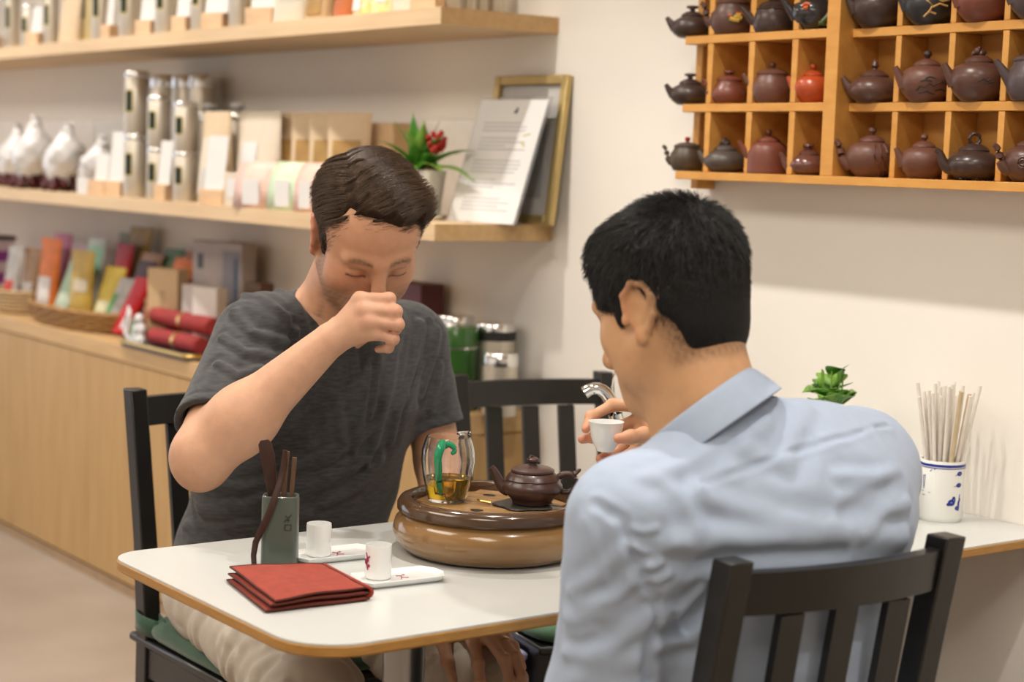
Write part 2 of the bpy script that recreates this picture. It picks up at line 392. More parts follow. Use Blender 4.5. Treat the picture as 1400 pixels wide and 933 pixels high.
def teapot(loc, wd, shape, col, lab, spout='curve', knob='ball', rz=PI, rough=.36, coat=.1, extra=None, knobcol=None):
    t = thing('clay_teapot', lab, 'teapot', loc, rz, group='clay teapots in the wall rack')
    m = 'clay_%s_%d' % (col, int(rough*100)); T(m, CL[col], rough, noise=.18, nscale=60, coat=coat, bump=.06, bscale=300)
    P = [(r*wd, z*wd*.90) for r, z in SHAPES[shape]]
    H = P[-1][1]; rt = P[-1][0]
    MB().lathe(P, 26).build('body', m, t)
    k = .5*wd; zm = H*.45
    if spout == 'straight': pts = [(k*.75, 0, zm*.9), (k*1.1, 0, H*.72), (k*1.40, 0, H*1.0)]
    elif spout == 'short': pts = [(k*.8, 0, zm), (k*1.05, 0, H*.72), (k*1.22, 0, H*.96)]
    else: pts = bez([(k*.78, 0, zm*.75), (k*1.25, 0, zm*.85), (k*1.08, 0, H*.95), (k*1.42, 0, H*1.02)], 8)
    n = len(pts); MB().tube(pts, [lerp(.13, .048, (i/(n-1))**.8)*wd for i in range(n)], 10).build('spout', m, t)
    hp = bez([(-k*.86, 0, H*.86), (-k*1.35, 0, H*1.10), (-k*1.55, 0, H*.45), (-k*1.1, 0, H*.10), (-k*.88, 0, H*.30)], 12)
    MB().tube(hp, [wd*.042]*13, 8).build('handle', m, t)
    l = MB().lathe([(rt*1.04, H-.001), (rt*1.06, H+.02*wd), (rt*.95, H+.06*wd), (rt*.55, H+.12*wd), (.0, H+.145*wd)], 22).build('lid', m, t)
    km = m if not knobcol else knobcol; z = H+.13*wd
    if knob == 'ball': MB().lathe([(.035*wd, z), (.045*wd, z+.03*wd), (.085*wd, z+.085*wd), (.07*wd, z+.14*wd), (0, z+.165*wd)], 14).build('knob', km, l)
    elif knob == 'point': MB().lathe([(.05*wd, z), (.045*wd, z+.03*wd), (.08*wd, z+.08*wd), (.05*wd, z+.16*wd), (0, z+.22*wd)], 14).build('knob', km, l)
    elif knob == 'flat': MB().lathe([(.06*wd, z), (.06*wd, z+.05*wd), (.15*wd, z+.08*wd), (.14*wd, z+.13*wd), (0, z+.15*wd)], 16).build('knob', km, l)
    elif knob == 'ring':
        pts = [(math.cos(a)*.10*wd, 0, z+.09*wd+math.sin(a)*.10*wd) for a in [2*PI*q/14 for q in range(15)]]
        MB().tube(pts, wd*.035, 8).build('knob', km, l)
    elif knob == 'carved':
        q = MB()
        for (dx, dy, dz, r) in ((-.06, 0, .05, .06), (.04, .02, .07, .07), (.0, -.03, .12, .05), (.10, 0, .03, .045), (-.02, .04, .03, .06)): q.ball((dx*wd, dy*wd, z+dz*wd), r*wd, 8)
        q.build('knob', km, l)
    if extra: extra(t, wd, P, H)
    return t
def band(mname, z0, col, r1=1.004):
    def f(t, wd, P, H): pass
    return f
def body_r(P, z):
    for (r0, z0), (r1, z1) in zip(P[:-1], P[1:]):
        if z0 <= z <= z1: return lerp(r0, r1, (z-z0)/(z1-z0+1e-9))
    return P[-1][0]
def strokes(name, mname, lines, wd_):
    # raised enamel / incised strokes following the body: lines of (angle deg, z fraction)
    def f(t, wd, P, H):
        q = MB()
        for ln in lines:
            pts = []
            for (a, zf) in ln:
                z = zf*H; r = body_r(P, z)+.0003; a = math.radians(a); pts.append((r*math.cos(a), r*math.sin(a), z))
            q.tube(pts, wd*wd_, 6)
        q.build(name, mname, t)
    return f
T('enamel_yellow', (.62, .42, .08), .4, noise=.2); T('enamel_orange', (.55, .10, .02), .4, noise=.3); T('enamel_green', (.10, .16, .06), .4, noise=.3)
T('enamel_gold', (.60, .38, .13), .4, noise=.2); T('ink_brown', (.035, .022, .018), .6, noise=.3); T('cord_red', (.5, .03, .02), .6, noise=.2)
def multi(*fs):
    def f(*a):
        for g in fs: g(*a)
    return f
# the camera sees the pot's own +y side
flower = multi(strokes('enamel_flower', 'enamel_yellow', [[(95, .52), (105, .55), (115, .5)], [(85, .50), (95, .45), (108, .44)], [(100, .6), (112, .6)]], .05),
               strokes('enamel_petal', 'enamel_orange', [[(100, .68), (115, .66), (125, .6)], [(80, .58), (90, .6)]], .03))
floral = multi(strokes('enamel_leaf', 'enamel_green', [[(105, .25), (115, .4), (122, .55)], [(118, .2), (125, .35)], [(95, .2), (108, .22), (116, .18)]], .05),
               strokes('enamel_petal', 'enamel_orange', [[(50, .72), (60, .8), (70, .76)], [(55, .66), (66, .66)]], .045))
golden = strokes('gold_branch', 'enamel_gold', [[(70, .2), (85, .35), (90, .5), (80, .62), (72, .75)], [(90, .45), (105, .55), (125, .5)], [(84, .34), (100, .28)], [(100, .7), (112, .62), (130, .68)]], .022)
landscape = strokes('ink_landscape', 'ink_brown', [[(50, .3), (60, .42), (70, .38), (80, .5), (90, .42), (105, .56), (120, .48)], [(55, .22), (75, .28), (95, .2)], [(95, .3), (110, .34), (125, .3)], [(60, .55), (72, .6), (85, .56)], [(70, .62), (80, .68), (92, .64)]], .014)
incised = strokes('incised_leaves', 'ink_brown', [[(75, .5), (85, .56), (95, .5)], [(85, .45), (98, .55)], [(95, .45), (108, .5)]], .012)
def ridges(t, wd, P, H):
    q = MB()
    for off in (0, 16, 32):
        pts = []
        for k in range(9):
            z = lerp(.08, .93, k/8)*H; a = math.radians(112+off-k*4.5*(1.6-k/8)); r = body_r(P, z)+.0004; pts.append((r*math.cos(a), r*math.sin(a), z))
        q.tube(pts, wd*.022, 6)
    q.build('ridge', MT['clay_mid_42'], t)
def feet(t, wd, P, H):
    for a in (30, 90, 150, 270):
        MB().ball((P[0][0]*.9*math.cos(math.radians(a)), P[0][0]*.9*math.sin(math.radians(a)), 0), wd*.05, 8).build('foot', MT['clay_dark_30'], t)
def medal(t, wd, P, H):
    q = MB()
    for rr in (.10, .055):
        pts = []
        for k in range(13):
            a = 2*PI*k/12; z = H*.55+rr*wd*math.sin(a); an = math.radians(55)+rr*wd*math.cos(a)/(.5*wd); r = body_r(P, z)+.0004; pts.append((r*math.cos(an), r*math.sin(an), z))
        q.tube(pts, wd*.02, 6)
    q.build('medallion', MT['clay_brown_36'], t)
R0, R1, R2 = 1.6082, 1.4742, 1.3402
YL, YR = -.080, -.066
XC = [-2.69, -2.575, -2.458, -2.350, -2.206, -2.086, -1.972, -1.858]
TP = [
 (0, R0, .084, 'squat', 'dark', 'dark brown teapot with flat knob at the outer end of the top row', 'short', 'flat', .38, None, None),
 (1, R0, .088, 'tall', 'brown', 'tall brown teapot painted with a yellow and orange flower', 'curve', 'ball', .42, flower, None),
 (2, R0, .092, 'trap', 'dark', 'dark brown straight-spouted teapot with ribbed flat sides in the top row', 'straight', 'flat', .3, None, None),
 (3, R0, .088, 'round', 'black', 'glossy black teapot with orange and green floral enamel', 'straight', 'ball', .18, floral, None),
 (4, R0, .096, 'round', 'dark', 'plain dark brown round teapot directly right of the centre panel, top row', 'short', 'ball', .38, None, None),
 (5, R0, .092, 'round', 'black', 'black teapot painted with golden branches', 'short', 'ball', .4, golden, None),
 (6, R0, .096, 'round', 'red', 'reddish brown bowl-shaped teapot in the top row', 'short', 'ball', .42, None, None),
 (7, R0, .094, 'round', 'plum', 'purple grey teapot cut off by the frame edge, top row', 'short', 'ball', .4, None, None),
 (0, R1, .082, 'squat', 'dark', 'dark brown low round teapot at the outer end of the middle row', 'short', 'flat', .4, None, None),
 (1, R1, .074, 'pear', 'red', 'small reddish brown pear-bodied teapot in the middle row', 'curve', 'flat', .4, None, None),
 (2, R1, .080, 'tall', 'mid', 'brown straight-spouted teapot with tall ball-topped lid in the middle row', 'straight', 'ball', .4, None, None),
 (3, R1, .076, 'round', 'orange', 'bright orange red round teapot', 'short', 'ball', .3, None, None),
 (4, R1, .094, 'squat', 'brown', 'wide dark reddish teapot with pointed knob beside the centre panel, middle row', 'short', 'point', .32, None, None),
 (5, R1, .094, 'round', 'mid', 'round brown teapot with dark painted landscape and red collared knob', 'short', 'ball', .42, landscape, 'clay_dark_38'),
 (6, R1, .098, 'round', 'brown', 'dark brown teapot with carved animal knob and incised leaves', 'short', 'carved', .34, incised, None),
 (7, R1, .094, 'tall', 'plum', 'purple grey teapot cut off by the frame edge, middle row', 'straight', 'flat', .4, None, None),
 (0, R2, .070, 'tall', 'olive', 'small olive brown teapot with red cord round its knob', 'curve', 'ball', .42, None, 'cord_red'),
 (1, R2, .086, 'squat', 'grey', 'grey brown low teapot with carved figure knob in the bottom row', 'short', 'carved', .42, None, None),
 (2, R2, .082, 'drum', 'red', 'reddish brown drum-shaped teapot in the bottom row', 'straight', 'ball', .42, None, None),
 (3, R2, .076, 'squat', 'gloss', 'glossy reddish squat teapot with long curved spout in the bottom row', 'curve', 'flat', .16, None, None),
 (4, R2, .094, 'round', 'mid', 'brown teapot with diagonal ridges across its body', 'curve', 'ball', .42, ridges, None),
 (5, R2, .082, 'round', 'mid', 'plain brown round teapot with ball knob in the bottom row', 'short', 'ball', .42, None, None),
 (6, R2, .094, 'squat', 'dark', 'dark brown teapot with ring-shaped knob and tiny feet', 'curve', 'ring', .3, feet, None),
 (7, R2, .088, 'round', 'brown', 'brown teapot with round carved medallion, bottom row', 'curve', 'flat', .36, medal, None),
]
for (c, z, wd, sh, col, lab, sp, kn, ro, ex, kc) in TP:
    dz = .003 if 'feet' in lab else 0
    T('clay_%s_%d' % (col, int(ro*100)), CL[col], ro, noise=.18, nscale=60, coat=.5 if ro < .2 else .1, bump=.06, bscale=300)
    teapot((XC[c]+random.uniform(-.003, .003), (YL if c < 4 else YR), z+dz), wd, sh, col, lab, sp, kn, math.atan2(-.80, -.595)+random.uniform(-.15, .12), ro, .1, ex, kc)
# ================================================================ goods on the wall shelves
ZU, ZL, ZC = 1.6812, 1.2062, .7632
A_LAB = math.radians(-64)
def tin(x, y, z, r, h, lab, group, stacked=1, label=True, lid=True, m='tin', la=A_LAB):
    t = thing('tea_tin', lab, 'tin', (x, y, z), 0, group)
    MB().lathe([(r*.97, 0), (r, .003), (r, h*.90), (r*.985, h*.905)], 28).build('body', m, t)
    if lid: MB().lathe([(r*1.005, h*.90), (r*1.012, h*.905), (r*1.012, h*.985), (r*.96, h), (0, h)], 28).build('lid', 'silver_lid', t)
    if label:
        for (nm, mm, k, z0, z1, w_) in (('label_border', 'label_yellow', 1.004, .34, .70, .40), ('label', 'label_dark', 1.010, .355, .685, .33)):
            rows = [[(r*k*math.cos(la+a), r*k*math.sin(la+a), zz*h) for a in [lerp(-w_, w_, q/6) for q in range(7)]] for zz in (z0, z1)]
            MB().grid(rows).build(nm, mm, t)
    return t
GU = 'tins on the upper shelf'
desc = ['at the far end of the upper shelf', 'shortest one near the far end of the upper shelf', 'between a pale block and the kraft pouch, upper shelf',
        'just after the golden box, upper shelf', 'between two small blocks after the golden box, upper shelf', 'between the second and third card blocks, upper shelf',
        'fourth past the golden box, upper shelf', 'unlabelled, beside the narrow brown box, upper shelf']
for (x, y, r, h), d in zip(((-5.998, -.25, .027, .21), (-5.774, -.275, .029, .139), (-5.623, -.26, .026, .19), (-5.214, -.26, .031, .21), (-4.991, -.265, .034, .21), (-4.744, -.265, .032, .21), (-4.523, -.265, .028, .21), (-4.290, -.265, .029, .21)), desc):
    tin(x, y, ZU, r, h, 'silver tea tin with dark label, '+d, GU) if 'unl' not in d else tin(x, y, ZU, r, h, 'silver tea tin '+d, GU, label=False)
for (x, y, r, d) in ((-3.356, -.225, .027, 'silver tin at the near end of the upper shelf, foremost of four'), (-3.377, -.155, .018, 'slim silver tin second in the row at the upper shelf end'),
                     (-3.395, -.105, .015, 'slim silver tin third in the row at the upper shelf end'), (-3.40, -.06, .021, 'silver tin closest to the wall at the upper shelf end')):
    tin(x, y, ZU, r, .18, d, 'tins at the upper shelf end', label=False)
def block(x, y, z, w, h, d, lab, card=None, rz=.3, cardh=.09, m='block_wood'):
    t = thing('card_holder', lab, 'card holder', (x, y, z), rz)
    MB().box((0, 0, h/2), (w, d, h), bev=.0015).build('block', m, t)
    if card: MB().box((0, d*.1, h+cardh/2-.004), (card, .0016, cardh), rot=Matrix.Rotation(-.12, 3, 'X')).build('card', 'paper', t)
    return t
for (x, y, w, lab, card) in ((-6.04, -.30, .045, 'small wooden block at the far end of the upper shelf', None), (-5.675, -.292, .06, 'pale wooden card holder between short tin and labelled tin, upper shelf', .05),
        (-5.096, -.285, .04, 'narrow wooden card holder between two tins near the golden box', .03), (-4.812, -.292, .065, 'wooden card holder with white card, second of four after golden box', .06),
        (-4.577, -.292, .058, 'wooden card holder with white card, third of four after golden box', .05), (-4.373, -.292, .082, 'wide wooden card holder with white card, fourth after golden box', .085),
        (-4.109, -.292, .095, 'widest wooden card holder with white card, next to the cream pouch', .085)):
    block(x, y, ZU, w, .043, .04, lab, card)
def pouch(x, y, z, w, h, d, m, lab, rz=0, cat='pouch', window=None, tilt=0, tag_=False, name='stand_up_pouch', lean=0, group=None, stripe=None):
    # a stand-up pouch: deep at its foot, flat at its sealed top
    t = thing(name, lab, cat, (x, y, z), rz, group)
    rows = []; N = 7; S = 16
    for i in range(N):
        u = i/(N-1); dd = d*.5*(1-u**1.4)*(1 if u > .03 else .9)+.0012; zz = h*u; ww = w*.5*(1-.03*math.sin(PI*u)); sh = lean*u
        row = []
        for k in range(S):
            a = 2*PI*k/S; row.append((ww*math.copysign(abs(math.cos(a))**.6, math.cos(a))+tilt*u, dd*math.sin(a)+sh, zz+.002*math.sin(3*a+i)*(0 < u < 1)))
        rows.append(row)
    mb = MB().grid(rows, close=True); mb.f.append(tuple(range(S-1, -1, -1))); mb.f.append(tuple((N-1)*S+k for k in range(S)))
    mb.build('bag', m, t, angle=70)
    MB().box((tilt*.97, lean*.97, h*.955), (w*.99, .0042, h*.05)).build('top_seal', m, t)
    def patch(nm, mm, x0, x1, z0, z1, off=.0016):
        rr = []
        for q in range(7):
            u = lerp(z0, z1, q/6); dd = d*.5*(1-u**1.4)+.0012
            row = []
            for p in range(5):
                f = lerp(x0, x1, p/4); c = max(-1, min(1, f*2/(1.0))); sn = math.sqrt(max(0, 1-abs(c)**(2/.6)))**(.999)
                row.append((f*w+tilt*u, -dd*max(sn, .25)-off+lean*u, h*u))
            rr.append(row)
        MB().grid(rr).build(nm, mm, t)
    if window:
        for wd_ in window: patch(*wd_)
    return t
WIN = ('window', 'window_film', -.30, .30, .10, .62)
pouch(-5.484, -.25, ZU, .13, .20, .05, 'kraft_pale', 'pale kraft pouch standing beside the golden box, upper shelf', .1, tilt=.02)
gb = thing('tea_box', 'tall golden brown box with dark label near far end of upper shelf', 'box', (-5.40, -.21, ZU))
MB().box((0, 0, .12), (.12, .06, .24), bev=.002).build('carton', 'goldframe', gb); MB().box((-.01, -.031, .125), (.03, .002, .09)).build('label', 'label_dark', gb)
nb = thing('tea_box', 'narrow brown box between unlabelled tin and widest card holder', 'box', (-4.26, -.17, ZU))
MB().box((0, 0, .11), (.07, .05, .22), bev=.002).build('carton', 'goldframe', nb); MB().box((-.02, -.026, .12), (.02, .002, .1)).build('label', 'label_dark', nb)
pouch(-4.0, -.27, ZU, .14, .19, .05, 'cream_paper', 'cream paper pouch next to widest card holder, upper shelf', .15, window=[('label', 'paper', -.3, .3, .3, .6)], tilt=.02)
pouch(-3.89, -.25, ZU, .10, .18, .05, 'kraft', 'brown kraft pouch between cream pouch and orange pouch, upper shelf', .1, window=[('window', 'window_film', -.3, .3, .1, .6)], tilt=.015)
T('orange_foil', (.55, .16, .05), .4, noise=.2); T('yellow_foil', (.72, .62, .16), .35, noise=.35, nscale=60, col2=(.8, .78, .6)); T('mint_foil', (.52, .66, .46), .35, noise=.15)
pouch(-3.76, -.25, ZU, .085, .17, .05, 'orange_foil', 'orange pouch on the upper shelf', .1, tilt=.025)
pouch(-3.66, -.255, ZU, .075, .15, .05, 'yellow_foil', 'yellow and white packet next to the orange pouch, upper shelf', .1, window=[('label', 'paper', -.35, .1, .1, .7)])
pouch(-3.575, -.255, ZU, .085, .15, .05, 'yellow_foil', 'yellow and white packet next to the cream packet, upper shelf', .1, window=[('label', 'paper', -.1, .35, .2, .7)])
pouch(-3.456, -.27, ZU, .09, .13, .045, 'cream_paper', 'small cream packet near the near end of upper shelf', .1)
block(-3.351, -.285, ZU, .075, .05, .035, 'peach coloured block at the corner of the upper shelf', None)

# ---- lower shelf: white bags over dark dates
def bag(x, y, w, h, lab, tw=.02):
    t = thing('date_bag', lab, 'bag', (x, y, ZL), -.3, 'white plastic bags')
    rows = []; S = 28; N = 15; sd = x*7.3
    for i in range(N):
        u = i/(N-1); rr = (.70+.36*math.sin(PI*min(1, u*1.1+.06)))*(1-.62*max(0, u-.62)/.38)
        row = []
        for k in range(S):
            a = 2*PI*k/S; n = 1+.05*math.sin(3*a+i*.8+sd)+.035*math.sin(7*a-i*1.3+sd)+.03*math.sin(5*a+i*2.1)
            low = .030+.018*math.sin(4*a+sd) if i == 0 else 0
            row.append((w*.5*rr*n*math.cos(a)+tw*u*1.6, w*.34*rr*n*math.sin(a)+.012*u, low+(.030+(h-.03)*u**.92 if i else 0)+.004*math.sin(3*a+i)))
        rows.append(row)
    mb = MB().grid(rows, close=True); mb.f.append(tuple((N-1)*S+k for k in range(S))); o = mb.build('plastic_wrap', 'bag_plastic', t, angle=80)
    q = MB(); q.grid([[(tw*1.6+w*.17*r_*math.cos(a), .012+w*.12*r_*math.sin(a), h+z+.004*math.sin(3*a+sd)) for a in [2*PI*k/14 for k in range(14)]] for r_, z in ((1.0, -.006), (.6, .006), (.75, .018), (.3, .022))], close=True); q.build('gathered_top', 'bag_plastic', t)
    q = MB()
    for k in range(40):
        a = k*2.4; r_ = w*.46*math.sqrt((k+.5)/40); q.ball((r_*math.cos(a), r_*.72*math.sin(a), .015+.012*(k % 3)), (.020, .014, .015), 8, Matrix.Rotation(k*1.3, 3, 'Z'))
    stuff(q.build('dried_dates', 'date_red', t))
bag(-6.14, -.19, .17, .20, 'white plastic bag of dark dates at the far end of lower shelf')
bag(-5.86, -.235, .20, .225, 'tallest white plastic bag of dark dates, second from far end', .03)
bag(-5.58, -.235, .185, .205, 'white plastic bag of dark dates, third from far end', .03)
bag(-5.34, -.225, .16, .165, 'smallest white plastic bag of dark dates, beside the white card', .05)
gp = pouch(-5.50, -.10, ZL, .20, .235, .05, 'tin', 'silver foil pouch behind the smallest white date bag', .2)
block(-5.235, -.296, ZL, .05, .05, .04, 'white card holder block beside the white date bags', None, m='paper')
block(-5.15, -.285, ZL, .075, .046, .045, 'wooden card holder with white card nearest the date bags', .06, cardh=.085)
tc_ = block(-5.06, -.27, ZL, .07, .046, .045, 'wooden card holder with tall white card in front of tallest tins', .075, cardh=.155)
GS = 'stacked tins on the lower shelf'
def stack(x, y, r, h1, h2, nm):
    tin(x, y, ZL, r, h1, 'silver tea tin with dark label, lower one of the '+nm, GS)
    tin(x, y, ZL+h1+.0004, r, h2, 'silver tea tin with dark label, upper one of the '+nm, GS)
stack(-4.985, -.245, .037, .190, .188, 'tallest stack on lower shelf')
stack(-4.815, -.250, .0345, .152, .150, 'middle stack on lower shelf')
stack(-4.620, -.258, .0345, .142, .140, 'stack next to the kraft pouch')
for x, r, h, d in ((-5.12, .05, .378, 'tall tin behind the tallest stack, close to the wall'), (-4.985, .042, .375, 'tall tin close to the wall, between the middle stacks'), (-4.875, .038, .374, 'tall tin close to the wall, behind the stack next to kraft pouch')):
    tin(x, -.085, ZL, r, h, d, 'tall tins at the back', label=False, m='tin')
for x, d in ((-4.788, 'lidded tin with white knob behind the windowed kraft pouch'), (-4.609, 'lidded tin with white knob behind the cream pouch')):
    t = tin(x, -.10, ZL, .05, .262, d, 'knobbed tins at the back', label=False)
    MB().lathe([(.012, .262), (.012, .268), (.022, .276), (.018, .286), (0, .289)], 16).build('knob', 'paper', t)
block(-4.70, -.285, ZL, .045, .046, .04, 'small wooden card holder between middle stack and next stack', .05, cardh=.13)
pouch(-4.46, -.24, ZL, .165, .256, .07, 'kraft_pale', 'pale kraft pouch with square windows beside the tin stacks', .0, window=[('label', 'cream_paper', -.36, .36, .1, .72), ('window', 'celadon', -.05, .12, .45, .62, .0025), ('round_window', 'tin', -.22, .08, .18, .38, .0025)])
block(-4.365, -.292, ZL, .09, .042, .035, 'wooden card holder with white card before the kraft pouch', .075, cardh=.15)
pouch(-4.27, -.21, ZL, .24, .256, .07, 'cream_paper', 'large cream pouch with white label on lower shelf', 0, window=[('label', 'paper', -.25, .1, .45, .68), ('window', 'tin', -.32, -.02, .1, .34)], tilt=.0)
sm = thing('sample_box', 'small cream sample box in front of the large cream pouch', 'box', (-4.225, -.29, ZL), .1)
MB().box((0, 0, .045), (.095, .04, .09), bev=.002).build('carton', 'cream_paper', sm); MB().box((0, -.0205, .05), (.06, .001, .05)).build('label', 'paper', sm)
for k, (x, lab) in enumerate(((-4.155, 'kraft pouch with brown window, first of the row after cream pouch'), (-4.065, 'kraft pouch with brown window, second of the row after cream pouch'), (-3.97, 'kraft pouch with brown window, third of the row after cream pouch'), (-3.875, 'kraft pouch with large brown window, last of the row'))):
    pouch(x, -.165, ZL, .125, .255, .045, 'kraft_pale', lab, .55, window=[('window', 'window_film', -.34, .30, .12, .72)], group='kraft pouches in a row')
bxk = thing('kraft_box', 'flat brown box at the end of the kraft pouch row', 'box', (-3.83, -.075, ZL)); MB().box((0, 0, .115), (.15, .07, .23), bev=.002).build('carton', 'kraft', bxk)
# two bags with folded bright gussets
def gusset(x, y, w, h, m1, edge, lab, rz):
    t = thing('gusset_bag', lab, 'bag', (x, y, ZL), rz)
    rows = []
    for k in range(13):
        u = k/12; a = PI*u; yy = -.045*math.cos(a)*(1-.25*math.sin(a)); zz = h*math.sin(a)**.55
        rows.append([(-w/2, yy, zz), (-w/6, yy, zz*1.0), (w/6, yy, zz), (w/2, yy, zz)])
    o = MB().grid(rows).build('wrapper', m1, t); solid(o, .0015)
    for sx in (-1, 1):
        mb = MB(); ring = [(sx*w/2*.985, -.040*math.cos(PI*k/12)*(1-.25*math.sin(PI*k/12)), .96*h*math.sin(PI*k/12)**.55) for k in range(13)]
        mb.add([(p[0]-sx*.012, p[1]*.9, p[2]*.97) for p in ring], [tuple(range(13))]); mb.build('side_fold', 'paper', t)
        MB().tube([(sx*(w/2+.001), p[1], p[2]) for p in ring[4:]], [.006-.004*abs(q/8-.5) for q in range(9)], 6).build('edge_stripe', edge, t)
    MB().box((-.01, -.0445, h*.35), (w*.4, .001, h*.55)).build('label', 'paper', t)
T('salmon_print', (.80, .55, .47), .4, noise=.12, nscale=40); T('orange_edge', (.85, .12, .025), .4, noise=.1); T('lime_edge', (.12, .48, .03), .4, noise=.1)
T('pale_lime', (.64, .78, .55), .4, noise=.12)
gusset(-4.115, -.272, .155, .122, 'salmon_print', 'orange_edge', 'clear gusset bag with salmon print and orange edge', .25)
gusset(-3.965, -.262, .13, .124, 'pale_lime', 'lime_edge', 'white and lime gusset bag with green edge, behind the man', .25)
gusset(-3.85, -.262, .10, .124, 'salmon_print', 'orange_edge', 'salmon gusset bag half hidden by the man', .25)
# potted bromeliad
pt = thing('potted_bromeliad', 'green spiky plant with red flower in white square pot on lower shelf', 'plant', (-3.487, -.205, ZL), .5)
rows = []
for z, s_ in ((.006, .078), (.010, .083), (.10, .100), (.114, .105), (.116, .106)):
    rows.append([(x*s_/2, y*s_/2, z) for x, y in rrect(-1, 1, -1, 1, (.3, .3, .3, .3), 4)])
mb = MB().grid(rows, close=True); n = len(rows[0]); mb.f.append(tuple(range(n-1, -1, -1))); mb.build('pot', 'porcelain_warm', pt)
MB().box((0, 0, .106), (.088, .088, .012)).build('soil', 'soil', pt)
MB().lathe([(.062, 0), (.066, .004), (.07, .012), (.066, .012), (.062, .007), (0, .007)], 28).build('saucer', 'porcelain_warm', pt)
q = MB(); q.lathe([(.0, 0), (.016, 0), (.014, .0012), (0, .0016)], 16, (-.012, -.0492, .078), Matrix.Rotation(PI/2, 3, 'X')); q.build('red_emblem', plain((.78, .05, .06)), pt)
def leafblade(base, dirv, L_, w_, droop, n=9):
    d = V(dirv).normalized(); side = d.cross(V((0, 0, 1))).normalized(); rows = []
    for i in range(n+1):
        u = i/n; p = V(base)+d*L_*u*(1-.12*droop*u)+V((0, 0, -droop*L_*u*u)); ww = w_*.5*(math.sin(PI*min(1, u*.85+.12))**.8)*(1-u**4)+.0004
        rows.append([p-side*ww+V((0, 0, ww*.35)), p, p+side*ww+V((0, 0, ww*.35))])
    return rows
random.seed(3)
LV = [((-.9, -.2, .45), .20, .30), ((-.6, -.6, .9), .17, .25), ((.0, -.3, 1.3), .16, .1), ((.35, .2, 1.3), .17, .15), ((.9, .1, .75), .19, .30), ((.8, -.6, .5), .18, .42), ((.3, -.9, .5), .15, .5), ((-.3, -.8, .7), .15, .45),
      ((-.8, .5, .6), .17, .3), ((.5, .8, .8), .16, .3), ((-.2, .9, .9), .15, .3), ((1, -.2, .4), .20, .45), ((-.4, .1, 1.4), .15, .1), ((.6, -.3, 1.0), .18, .3), ((-1, .1, .7), .17, .35), ((.15, -.6, 1.1), .13, .3), ((-.5, -.3, 1.2), .17, .12), ((-.15, -.5, 1.0), .16, .2), ((.2, -.2, 1.25), .15, .08), ((.55, -.7, .8), .16, .35), ((-.75, -.55, .55), .17, .4), ((-.1, -.2, 1.5), .165, .05)]
for d, L_, dr in LV:
    o = MB().grid(leafblade((random.uniform(-.01, .01), random.uniform(-.01, .01), .11), d, L_*.92, .036, dr)).build('leaf', 'leaf' if random.random() < .8 else 'leaf_pale', pt); solid(o, .0008)
q = MB()
for k in range(26):
    a = k*2.4; q.ball((.050+.021*math.cos(a)*math.sqrt(k/26), -.01+.021*math.sin(a)*math.sqrt(k/26), .160+.045*((k*7) % 26)/26), .007, 6)
q.build('flower_head', 'flower_red', pt); MB().tube([(0, 0, .1), (.03, .005, .14), (.045, .01, .17)], .003, 6).build('flower_stem', 'leaf', pt)
q = MB()
for k in range(16): a = k*1.7; q.ball((.043*math.cos(a), .043*math.sin(a), .118), (.006, .006, .005), 6)
stuff(q.build('pink_pebbles', plain((.72, .36, .25)), pt))
rt = thing('price_tag', 'small red square tag standing by the plant pot', 'tag', (-3.575, -.292, ZL), .5); MB().box((0, 0, .012), (.022, .006, .024), bev=.001).build('red_card', plain((.80, .03, .05)), rt); MB().box((0, .004, .0015), (.022, .016, .003)).build('tag_foot', plain((.80, .03, .05)), rt)
# printed sheet in slanted acrylic stand
dc = thing('document_stand', 'white printed sheet in a slanted clear stand before the gilt frame', 'sign', (-3.412, -.171, ZL))
u_ = V((.232, .020, .0)); v_ = V((-.008, .095, .286)); nrm = u_.cross(v_).normalized()
if nrm.y > 0: nrm = -nrm
def sheet(a0, a1, b0, b1, off, th):
    mb = MB(); pts = [u_*a+v_*b+nrm*(off+o_) for o_ in (0, th) for a, b in ((a0, b0), (a1, b0), (a1, b1), (a0, b1))]
    return mb.add(pts, [(3, 2, 1, 0), (4, 5, 6, 7), (0, 1, 5, 4), (1, 2, 6, 5), (2, 3, 7, 6), (3, 0, 4, 7)])
sheet(-.02, 1.03, .002, 1.02, -.003, .003).build('acrylic_back', 'acrylic', dc); sheet(.0, 1.0, .004, .995, .0003, .0008).build('printed_sheet', 'paper', dc)
random.seed(5); q = MB()
for k, b in enumerate(np.linspace(.80, .10, 24)):
    if k in (3, 8, 9, 14, 18, 19): continue
    a1_ = random.choice((.84, .86, .80, .55, .70)); vs = sheet(.14, a1_, b, b+.009, .0012, .0001); q.add(vs.v, vs.f)
q.build('printed_lines', plain((.42, .42, .44)), dc)
q = MB(); 
for a, b, da, db in ((.55, .885, .05, .02), (.57, .90, .03, .03)): vs = sheet(a, a+da, b, b+db, .0014, .0002); q.add(vs.v, vs.f)
q.build('emblem', plain((.03, .04, .05)), dc)
q = MB()
for a, b in ((.78, .70), (.80, .62), (.77, .64), (.83, .71)): vs = sheet(a, a+.05, b, b+.012, .0014, .0002); q.add(vs.v, vs.f)
q.build('leaf_motif', plain((.48, .44, .12)), dc)
MB().box(u_*.5+V((.0, .035, .003)), (.16, .05, .005), rz=math.atan2(.020, .232), bev=.001).build('stand_foot', 'acrylic', dc)
fr = thing('gilt_frame', 'thin gilt picture frame leaning against the wall behind printed sheet', 'picture frame', (-3.30, -.058, ZL), .06)
Rt = Matrix.Rotation(-.12, 3, 'X')
def fbox(c, d, nm, m): MB().box(Rt @ V(c), d, rot=Rt, bev=.002).build(nm, m, fr)
W_, H_ = .262, .345
